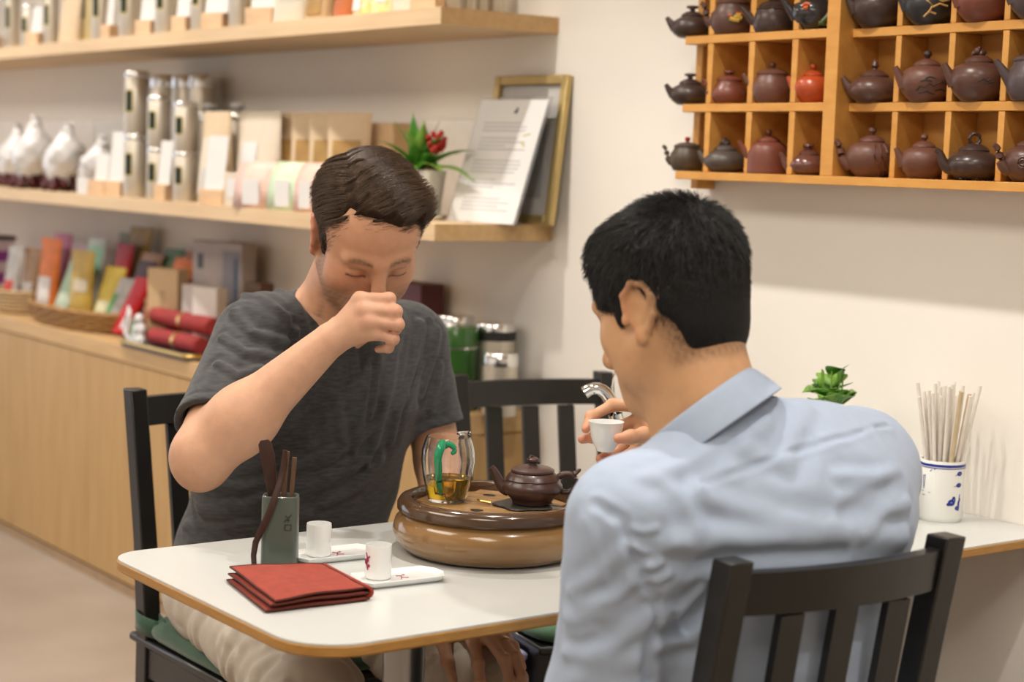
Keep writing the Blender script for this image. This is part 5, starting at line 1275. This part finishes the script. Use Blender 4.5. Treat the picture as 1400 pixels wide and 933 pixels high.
tee_folds = folds([
 ([(-2.6208, -1.1390, 1.0851), (-2.5601, -1.1338, 1.0541), (-2.5582, -1.0663, 1.0339)], 0.0075, 0.0074), ([(-2.5884, -1.1764, 1.0467), (-2.5325, -1.1612, 1.0254), (-2.5512, -1.0793, 1.0082)], 0.0070, 0.0074), ([(-2.5384, -1.2090, 1.0100), (-2.5011, -1.1901, 0.9934), (-2.5171, -1.1330, 0.9997)], 0.0066, 0.0061),
 ([(-2.5725, -1.0493, 1.0688), (-2.5579, -1.0648, 1.0216), (-2.5320, -1.1031, 0.9919)], 0.0070, -0.0081), ([(-2.6594, -1.0331, 1.1171), (-2.5883, -1.0296, 1.0854), (-2.5682, -1.0199, 1.0251)], 0.0075, 0.0061), ([(-2.6605, -1.1024, 1.1119), (-2.5863, -1.0755, 1.0927), (-2.5672, -1.0478, 1.0545)], 0.0075, 0.0061),
 ([(-2.6291, -0.8010, 1.0765), (-2.5786, -0.8421, 1.0112), (-2.5540, -0.8789, 0.9132), (-2.5778, -0.8908, 0.8078)], 0.0084, 0.0061), ([(-2.5594, -0.9104, 0.9905), (-2.5499, -0.9244, 0.9164), (-2.5657, -0.9273, 0.8381)], 0.0075, 0.0047), ([(-2.6236, -0.7619, 1.0564), (-2.5896, -0.7958, 0.9823), (-2.5635, -0.8411, 0.9098), (-2.5771, -0.8458, 0.8499)], 0.0075, 0.0068),
 ([(-2.6253, -0.7208, 1.0418), (-2.6075, -0.7464, 0.9782), (-2.5971, -0.7734, 0.9213)], 0.0062, 0.0054), ([(-2.6269, -0.7392, 1.0554), (-2.6043, -0.7648, 0.9925), (-2.5728, -0.8147, 0.9396)], 0.0053, -0.0047), ([(-2.6128, -0.7205, 0.9765), (-2.6065, -0.7331, 0.9379), (-2.6044, -0.7489, 0.8965)], 0.0053, 0.0041),
 ([(-2.7367, -1.1374, 0.7242), (-2.6373, -1.0938, 0.7507), (-2.5856, -0.9955, 0.7828), (-2.5717, -0.9025, 0.8225)], 0.0110, 0.0068), ([(-2.7975, -1.1352, 0.6867), (-2.6544, -1.0981, 0.7150), (-2.5968, -1.0022, 0.7305)], 0.0088, 0.0061), ([(-2.5925, -1.0352, 0.8165), (-2.5673, -0.9643, 0.8405), (-2.5565, -0.8987, 0.8821)], 0.0097, 0.0054),
 ([(-2.6904, -1.1364, 0.7808), (-2.6442, -1.1046, 0.7758), (-2.6062, -1.0554, 0.7970)], 0.0079, 0.0061), ([(-2.5880, -0.9716, 0.7485), (-2.5844, -0.9081, 0.7693), (-2.5815, -0.8633, 0.8180)], 0.0088, 0.0054), ([(-2.5670, -1.0108, 0.9689), (-2.5682, -1.0231, 0.9196), (-2.5744, -1.0109, 0.8553)], 0.0088, 0.0041), ([(-2.5609, -0.9577, 0.9923), (-2.5538, -0.9715, 0.9185), (-2.5630, -0.9527, 0.8530)], 0.0079, 0.0041),
 ([(-2.5745, -0.8768, 1.0257), (-2.5541, -0.8952, 0.9650), (-2.5524, -0.9048, 0.9022)], 0.0062, 0.0034), ([(-2.7548, -1.1384, 0.7340), (-2.6849, -1.1244, 0.7259), (-2.6312, -1.0828, 0.7381)], 0.0070, 0.0041), ([(-2.6351, -0.9370, 1.0536), (-2.5657, -0.9413, 1.0288), (-2.5561, -0.9312, 0.9791)], 0.0070, 0.0041)])
def teed(P):
    d = tee_folds(P)-.0028*fbm(P, 38, 4)
    q = (P-neckc)@nrot/np.array([.070, .076, .066]); rr = np.sqrt((q*q).sum(1)); d -= .0024*np.exp(-((rr-1.11)/.10)**2)      # neck rib
    for c, n in ((cR, dR), (cL, dL)):
        t = (P-c)@n; near_ = ((P-c)**2).sum(1) < .12**2; d = d*(1-near_*smooth(-.045, -.015, t)*.9); d += near_*.0014*np.exp(-((t+.018)/.003)**2)      # flat hem with its stitch line
    return d
fs.disp = teed
tee, _ = skinmesh('t_shirt', fs, (-2.99, -1.32, .50), (-2.42, -.58, 1.20), .0032, 'tee_grey', man1, None, 1); rel(tee, man1)
# ---- trousers, shoes
T('khaki', (.50, .445, .37), .85, noise=.10, nscale=40, bump=.35, bscale=600, sheen=.1)
ft_ = Field()
KR, KL = np.array([-2.315, -1.145, .505]), np.array((-2.3682, -0.7965, 0.4661))
HR, HL = np.array([-2.80, -1.045, .545]), np.array([-2.80, -.850, .545])
ft_.ell((-2.82, -.947, .555), (.150, .205, .110), .05)
for Hh, K, An in ((HR, KR, (-2.46, -1.13, .10)), (HL, KL, (-2.46, -.80, .10))):
    An = np.array(An); ft_.rc(Hh, K, .098, .077, .04); ft_.rc(K+[.0, 0, -.01], An, .074, .055, .03)
kf = []
rs2 = np.random.RandomState(9)
for Hh, K in ((HR, KR), (HL, KL)):
    ax = (K-Hh)/np.linalg.norm(K-Hh); s1_ = np.cross(ax, [0, 0, 1]); s1_ /= np.linalg.norm(s1_); u1 = np.cross(s1_, ax)
    for i in range(26):
        t = rs2.uniform(.05, 1.0); ph = rs2.uniform(-.6, 2.6); pts = []
        for j in range(4):
            tt = t+(j-1.5)*rs2.uniform(.03, .07); p_ = ph+(j-1.5)*.42; r_ = (.098+(.077-.098)*tt)
            pts.append(Hh+(K-Hh)*tt+(s1_*math.cos(p_)+u1*math.sin(p_))*r_)
        kf.append((pts, rs2.uniform(.007, .012), rs2.uniform(.003, .0058)))
ft_.disp = folds(kf)
tro, _ = skinmesh('trousers', ft_, (-3.0, -1.27, .06), (-2.18, -.65, .70), .0040, 'khaki', man1, None, 1); rel(tro, man1)
fsh = Field()
for (x, y) in ((-2.44, -1.13), (-2.44, -.80)):
    fsh.rc((x-.07, y, .045), (x+.13, y, .035), .042, .036, .02); fsh.rc((x-.04, y, .05), (x-.04, y, .11), .045, .042, .02)
    fsh.ell((x+.02, y, -.05), (.4, .2, .052), .003, 1)
shoe, _ = skinmesh('shoes', fsh, (-2.62, -1.20, -.01), (-2.22, -.73, .18), .005, 'rubber', man1, None, 1); rel(shoe, man1)
# ring on the left hand
pr = np.array((-2.3304, -0.7890, 0.5580)); pp_ = np.array((-2.2678, -0.7930, 0.5339)); rp = pr+(pp_-pr)*.42; ax = (pp_-pr)/np.linalg.norm(pp_-pr)
Rg = V(ax).to_track_quat('Z', 'Y').to_matrix()
rng = MB().lathe([(.0104, -.0018), (.0118, -.0018), (.0120, 0), (.0118, .0018), (.0104, .0018)], 28, tuple(rp), Rg).build('ring', 'gold', man1); rel(rng, man1); rng['label'] = 'gold ring on his finger'
# ---------------------------------------------------------------- the man in the light blue shirt
H2 = Head((-1.674, -1.012, 1.170), math.radians(185), math.radians(20), math.radians(0), 1.02)
man2 = thing('person', 'dark haired man in light blue shirt seen from behind, holding up a white cup', 'person', (-1.60, -.92, 0))
f = Field()
head_field(f, H2, .50, True, 1.14)
C72 = np.array((-1.5858, -1.0000, 1.0553))
f.rc(H2.w((0, -.034, -.055)), C72+[-.006, -.004, 0], .054, .057, .03); f.rc(H2.w((0, .0, -.065)), C72+[-.05, 0, -.035], .045, .055, .03)
S2R, S2L = np.array([-1.615, -.715, .950]), np.array((-1.5755, -1.1507, 0.9301))
f.rc(C72+[-.01, 0, -.065], S2R, .042, .042, .03); f.rc(C72+[-.01, 0, -.065], S2L, .042, .042, .03)
E2R, W2R = np.array([-1.83, -.64, .795]), np.array((-1.9213, -0.7944, 0.9551))
f.rc(S2R, E2R, .045, .040, .03); f.rc(E2R, W2R, .042, .0255, .03)
FR2 = dict(index=[(-1.9551, -0.8084, 0.9927), (-1.9924, -0.8336, 0.9914), (-1.9984, -0.8698, 0.9752), (-1.9880, -0.8872, 0.9592)], middle=[(-1.9598, -0.8007, 0.9763), (-1.9921, -0.8222, 0.9566), (-2.0066, -0.8561, 0.9424), (-2.0066, -0.8783, 0.9406)],
  ring=[(-1.9539, -0.8046, 0.9554), (-1.9761, -0.8271, 0.9296), (-1.9770, -0.8539, 0.9182), (-1.9693, -0.8741, 0.9176)], pinky=[(-1.9472, -0.8152, 0.9396), (-1.9530, -0.8347, 0.9205), (-1.9549, -0.8552, 0.9141), (-1.9510, -0.8697, 0.9169)],
  thumb=[(-1.9171, -0.8119, 0.9482), (-1.9120, -0.8406, 0.9573), (-1.9095, -0.8677, 0.9573), (-1.9155, -0.8845, 0.9554)])
hand_field(f, W2R, None, FR2, .98)
E2L = np.array((-1.6178, -1.1473, 0.6894)); W2L = np.array([-1.80, -1.00, .64])
f.rc(S2L, E2L, .045, .042, .03); f.rc(E2L, W2L, .042, .026, .03)
ll = np.array([-.03, .055, -.004])
def lap(dx, dy): 
    b = W2L+np.array([-.065+dx, .05+dy, -.008]); return [tuple(b), tuple(b+[-.030, .026, -.004]), tuple(b+[-.044, .040, -.016]), tuple(b+[-.050, .048, -.028])]
hand_field(f, W2L, None, dict(index=lap(-.020, -.012), middle=lap(-.010, .006), ring=lap(.003, .020), pinky=lap(.018, .030), thumb=[tuple(W2L+[-.02, -.015, -.005]), tuple(W2L+[-.045, -.015, -.01]), tuple(W2L+[-.075, -.005, -.014]), tuple(W2L+[-.10, .004, -.018])]), .98)
def col2(P):
    q = H2.l(P); c = np.tile(np.array([.56, .315, .165]), (len(P), 1)); x, y, z = q.T; inh = (np.abs(x) < .12) & (z < .2) & (z > -.16) & (np.abs(y) < .16); ax = np.abs(x)
    def mix(m, col):
        nonlocal c; m = np.clip(m, 0, 1)[:, None]; c = c*(1-m)+np.array(col)*m
    mix(.55*smooth(.077, .086, ax)*(z > -.05)*(z < .04)*(y < .02)*inh, (.56, .24, .12))
    nz = .5+.5*fbm(P, 800, 6)
    nap = smooth(-.095, -.075, z)*smooth(-.02, -.05, y)*inh; mix(nap*(.25+.4*nz), (.05, .035, .025))
    side = smooth(.0, .03, z)*smooth(.03, .0, y)*smooth(.05, .06, ax)*inh; mix(side*(.2+.4*nz), (.05, .035, .025))
    lash = np.exp(-((z+.008)/.002)**2)*smooth(.017, .02, ax)*smooth(.047, .044, ax)*(y > .07)*inh; mix(lash*.9, (.03, .02, .02))
    hd_ = ((P-np.array(W2R))**2).sum(1) < .20**2; mix(hd_*.35, (.60, .30, .20))
    for js in FR2.values():
        m = np.exp(-((P-np.array(js[3]))**2).sum(1)/.016**2); mix(.6*m, (.66, .25, .17))
    return c
sk2, skv2 = skinmesh('skin', f, (-2.06, -1.28, .52), (-1.44, -.56, 1.36), .0023, 'skin', man2, col2, 1); rel(sk2, man2)
# ---- hair
fh = Field()
hc2 = lambda c, r, k=.02, op=0, R=None: H2.ell(fh, c, r, k, op, R)
hc2((0, -.016, .043), (.0825, .1025, .0885)); hc2((0, -.048, -.016), (.0665, .055, .082), .025); hc2((0, .043, .080), (.062, .050, .043), .03)
for s in (-1, 1): hc2((s*.069, .028, .030), (.0115, .030, .030), .012)
hc2((0, .135, .0), (.075, .074, .082), .01, 1)
for s in (-1, 1): hc2((s*.086, -.014, -.030), (.027, .026, .046), .008, 1); hc2((s*.072, .055, -.034), (.035, .040, .042), .008, 1); hc2((s*.088, -.040, -.066), (.040, .036, .044), .014, 1)
hc2((0, -.060, -.138), (.10, .085, .045), .014, 1)
for s in (-1, 1): hc2((s*.0715, .0185, .004), (.006, .0085, .026), .006)
def gro2(P):
    q = H2.l(P); n = fbm(q, 120, 3); ang_ = np.arctan2(q[:, 1]+.045, q[:, 0])
    return (-.0014*np.sin(ang_*26+4*n)-.0012*fbm(q, 260, 7))*smooth(-.03, .03, q[:, 2])
fh.disp = gro2
hair2, hv2 = skinmesh('hair', fh, H2.H-.17, H2.H+.17, .0024, 'hair_black', man2, None, 1); rel(hair2, man2)
def flow2(P):
    q = H2.l(P); nr = q-np.array([0, -.012, .03]); nr /= np.linalg.norm(nr, axis=1, keepdims=True)
    d = q-np.array([.01, -.06, .125]); d[:, 2] -= .05*smooth(.06, .0, q[:, 2]); d[:, 1] += .03*smooth(.07, .11, q[:, 2])
    d -= nr*(d*nr).sum(1)[:, None]; d /= np.linalg.norm(d, axis=1, keepdims=True)+1e-6; d += nr*(.30+.25*smooth(.07, .12, q[:, 2]))[:, None]
    return d@H2.M.T
sel = rs.choice(len(hv2), 17000); rt_ = hv2[sel]; ql = H2.l(rt_)
ln_ = (.0045+.013*smooth(-.01, .09, ql[:, 2]))*rs.uniform(.6, 1.1, len(rt_))
st2 = strands('hair_strands', rt_-np.array(man2.location), flow2(rt_)+rs.normal(size=rt_.shape)*.16, ln_, 'hair_black_strand', hair2, .00034, 5, lambda p, d, i: d*.7+.3*flow2(p+np.array(man2.location)[None])+rs.normal(size=d.shape)*.05)
st2.location = (0, 0, 0); st2.matrix_parent_inverse = Matrix.Translation(-V(hair2.location))
fr2 = fringe(skv2, fh, H2, 6, 6000, .008)
s4 = strands('hairline_strands', fr2-np.array(man2.location), flow2(fr2)+rs.normal(size=fr2.shape)*.2, .003+.004*rs.uniform(0, 1, len(fr2)), 'hair_black_strand', hair2, .00026, 4)
s4.matrix_parent_inverse = Matrix.Translation(-V(hair2.location))
# ---- shirt
T('shirt_blue', (.35, .425, .555), .8, noise=.05, nscale=60, bump=.25, bscale=900, sheen=.1)
fs = Field()
fs.ell((-1.605, -.905, .60), (.150, .200, .16), .04); fs.ell((-1.600, -.905, .76), (.150, .205, .17), .05); fs.ell((-1.575, -.915, .885), (.135, .205, .14), .05)
fs.ell((-1.555, -.905, .925), (.115, .195, .115), .05)
fs.rc(S2R+[.012, -.02, -.012], S2L+[.0, .035, -.008], .078, .072, .05); fs.rc(C72+[0, .01, -.050], S2R+[.01, -.03, .0], .062, .066, .05); fs.rc(C72+[0, -.02, -.080], S2L+[0, .03, -.002], .056, .062, .05)
fs.ell(C72+[.010, .015, -.050], (.070, .085, .05), .03)
c2 = W2R+(E2R-W2R)*.18; d2 = (c2-E2R)/np.linalg.norm(c2-E2R)
fs.rc(S2R+[0, .0, -.005], E2R, .074, .062, .04); fs.cut(E2R, c2, .060, .040, .03); fs.rc(c2-d2*.02, c2+d2*.06, .034, .034, .003, 1)
c3 = W2L+(E2L-W2L)*.15; d3 = (c3-E2L)/np.linalg.norm(c3-E2L)
fs.rc(S2L+[0, .0, -.008], E2L, .074, .066, .04); fs.cut(E2L, c3, .064, .042, .03); fs.rc(c3-d3*.02, c3+d3*.06, .035, .035, .003, 1)
nkc = C72+np.array([-.042, -.024, .006])
fs.ell(nkc, (.080, .075, .055), .008, 1, rotm('Y', math.radians(-30)))
sh_f = folds([
 ([(-1.5035, -1.0981, 0.9776), (-1.4940, -1.0523, 0.9886), (-1.4820, -0.9986, 1.0041), (-1.4784, -0.9470, 1.0143), (-1.4845, -0.8793, 1.0206), (-1.5445, -0.7381, 1.0162)], .0042, -.0030),                       # yoke seam
 ([(-1.5601, -1.2182, 0.9538), (-1.5233, -1.2050, 0.9395), (-1.5187, -1.2021, 0.9144), (-1.5130, -1.1794, 0.8726), (-1.5144, -1.1529, 0.8414), (-1.5256, -1.1467, 0.8011)], .0055, -.0035),                 # sleeve seam
 ([(-1.5176, -1.2009, 0.9136), (-1.5106, -1.1909, 0.9054), (-1.5049, -1.1812, 0.9020)], .005, .003), ([(-1.5108, -1.1817, 0.8820), (-1.5052, -1.1711, 0.8837), (-1.5002, -1.1622, 0.8880)], .005, .003), ([(-1.5129, -1.1735, 0.8642), (-1.5071, -1.1606, 0.8656), (-1.5019, -1.1486, 0.8723)], .005, .003), ([(-1.5129, -1.1968, 0.9287), (-1.5056, -1.1874, 0.9265), (-1.4987, -1.1736, 0.9299)], .005, .0025),
 ([(-1.4907, -1.1482, 0.9117), (-1.4832, -1.0922, 0.9161), (-1.4500, -1.0246, 0.9165), (-1.4291, -0.9311, 0.9156), (-1.4462, -0.8076, 0.8908)], .013, .0065), ([(-1.4990, -1.1075, 0.9686), (-1.4814, -1.0737, 0.9487), (-1.4527, -1.0233, 0.9369), (-1.4331, -0.9578, 0.9246)], .012, .0050), ([(-1.5036, -1.0352, 1.0149), (-1.4860, -1.0128, 1.0018), (-1.4729, -0.9961, 0.9955)], .011, .0040),
 ([(-1.5407, -0.8956, 1.0517), (-1.4952, -0.9621, 1.0281), (-1.4790, -0.9905, 1.0039)], .012, .0045), ([(-1.4320, -0.9296, 0.9381), (-1.4377, -0.8704, 0.9534), (-1.4600, -0.8006, 0.9650)], .010, -.0055), ([(-1.4482, -0.9257, 0.9815), (-1.4480, -0.8605, 0.9746), (-1.4618, -0.8016, 0.9695)], .009, .0035), ([(-1.4284, -0.9034, 0.9112), (-1.4354, -0.8514, 0.9321), (-1.4529, -0.7925, 0.9329)], .009, .004),
 ([(-1.4938, -1.1479, 0.8955), (-1.4957, -1.1214, 0.8783), (-1.4816, -1.0816, 0.8908), (-1.4500, -1.0232, 0.8944), (-1.4306, -0.9378, 0.8901)], .010, -.0045), ([(-1.5285, -1.1380, 0.7913), (-1.5283, -1.0977, 0.7957), (-1.4929, -1.0794, 0.8530)], .008, -.006), ([(-1.5322, -1.1284, 0.7811), (-1.5255, -1.0878, 0.7816), (-1.4963, -1.0699, 0.8263)], .009, .0045), ([(-1.5201, -1.1503, 0.8222), (-1.5241, -1.1087, 0.8178), (-1.5060, -1.0915, 0.8446)], .009, .0040),
 ([(-1.5935, -1.2213, 0.8393), (-1.5494, -1.2140, 0.8689), (-1.5190, -1.2003, 0.9047)], .0095, .0040), ([(-1.5993, -1.2196, 0.8041), (-1.5571, -1.2112, 0.8251), (-1.5219, -1.1891, 0.8632)], .012, .0042), ([(-1.5831, -1.2203, 0.8291), (-1.5473, -1.2078, 0.8391), (-1.5309, -1.1953, 0.8499)], .007, .0022), ([(-1.6051, -1.2177, 0.7641), (-1.5697, -1.2093, 0.7673), (-1.5388, -1.1856, 0.7874), (-1.5236, -1.1640, 0.8162)], .010, .0045),
 ([(-1.5846, -1.2127, 0.7391), (-1.5523, -1.1954, 0.7626), (-1.5346, -1.1633, 0.7659)], .012, .0035), ([(-1.6121, -1.2175, 0.7848), (-1.5801, -1.2164, 0.7887), (-1.5617, -1.2094, 0.7975)], .007, .0022), ([(-1.5660, -1.2254, 0.9301), (-1.5534, -1.2211, 0.9018), (-1.5446, -1.2112, 0.8662)], .011, .0028), ([(-1.5311, -1.2123, 0.9293), (-1.5262, -1.2062, 0.9013), (-1.5238, -1.1908, 0.8613)], .008, .0026), ([(-1.5264, -1.1480, 0.7958), (-1.5330, -1.1510, 0.7663), (-1.5397, -1.1414, 0.7365)], .008, -.006),
 ([(-1.5171, -1.1527, 0.9841), (-1.4982, -1.1343, 0.9642), (-1.4870, -1.1196, 0.9303)], .010, .0035), ([(-1.5005, -1.0582, 0.9924), (-1.5073, -1.0298, 1.0246), (-1.5123, -0.9896, 1.0436)], .010, .003), ([(-1.5300, -1.1697, 0.9876), (-1.5240, -1.1301, 0.9942), (-1.5276, -1.0812, 1.0075)], .010, .0030)])
fs.disp = lambda P: sh_f(P)-.0032*fbm(P, 30, 12)-.0010*fbm(P, 90, 13)
shirt, _ = skinmesh('shirt', fs, (-2.00, -1.36, .44), (-1.36, -.54, 1.14), .0032, 'shirt_blue', man2, None, 1); rel(shirt, man2)
# collar: a stand with its leaf folded over, open at the front
ax_ = np.array([-.46, -.36, .81]); ax_ /= np.linalg.norm(ax_); fw_ = np.array([-1, -.25, 0.])-ax_*(np.array([-1, -.25, 0])@ax_); fw_ /= np.linalg.norm(fw_); rt2 = np.cross(fw_, ax_)
rows = []
cc = C72+np.array([-.014, -.008, -.012])
for i in range(41):
    a = lerp(-2.6, 2.6, i/40); bk = math.cos(a)      # a = 0 at the back
    def cp(r, h): return V(cc+(-fw_*math.cos(a)*r*1.05+rt2*math.sin(a)*r)+ax_*(h+.006*bk))
    rows.append([cp(.071, -.020), cp(.069, -.004), cp(.0675, .010), cp(.0690, .0145), cp(.0725, .0135), cp(.0785, .002), cp(.0855, -.016), cp(.0905, -.030)])
co = MB().grid(rows).build('collar', 'shirt_blue', man2, angle=80); solid(co, .0024); md = co.modifiers.new('smooth', 'SUBSURF'); md.levels = 2; md.render_levels = 2; rel(co, man2)
T('navy', (.02, .024, .035), .85, noise=.2, nscale=40, bump=.3, bscale=500)
ft_ = Field(); ft_.ell((-1.60, -.92, .545), (.15, .20, .095), .05)
for y, ky in ((-1.01, -1.00), (-.80, -.74)):
    ft_.rc((-1.62, y, .54), (-1.96, ky, .52), .092, .070, .04); ft_.rc((-1.96, ky, .51), (-1.75, ky, .10), .068, .052, .03)
tro2, _ = skinmesh('trousers', ft_, (-2.13, -1.17, .06), (-1.42, -.66, .66), .006, 'navy', man2, None, 1); rel(tro2, man2)
fsh = Field()
for y in (-1.00, -.74):
    fsh.rc((-1.70, y, .045), (-1.87, y, .035), .042, .036, .02); fsh.rc((-1.74, y, .05), (-1.74, y, .11), .045, .042, .02); fsh.ell((-1.79, y, -.05), (.4, .2, .052), .003, 1)
sh2, _ = skinmesh('shoes', fsh, (-1.96, -1.08, -.01), (-1.60, -.66, .18), .005, 'rubber', man2, None, 1); rel(sh2, man2)
# ---- the cup he holds
ccup = np.array((-1.9537, -0.8772, 0.9741))
cu = thing('tea_cup', 'small white tea cup held in the fingers of the light blue shirted man', 'cup', (ccup[0], ccup[1], ccup[2]-.043))
MB().lathe([(0, 0), (.0125, 0), (.0135, .0012), (.0138, .004), (.018, .010), (.0215, .020), (.0235, .032), (.0255, .0425), (.0262, .0435), (.0250, .0432), (.0228, .032), (.0205, .020), (.016, .010), (0, .007)], 40, cap=False).build('cup_body', 'porcelain', cu)
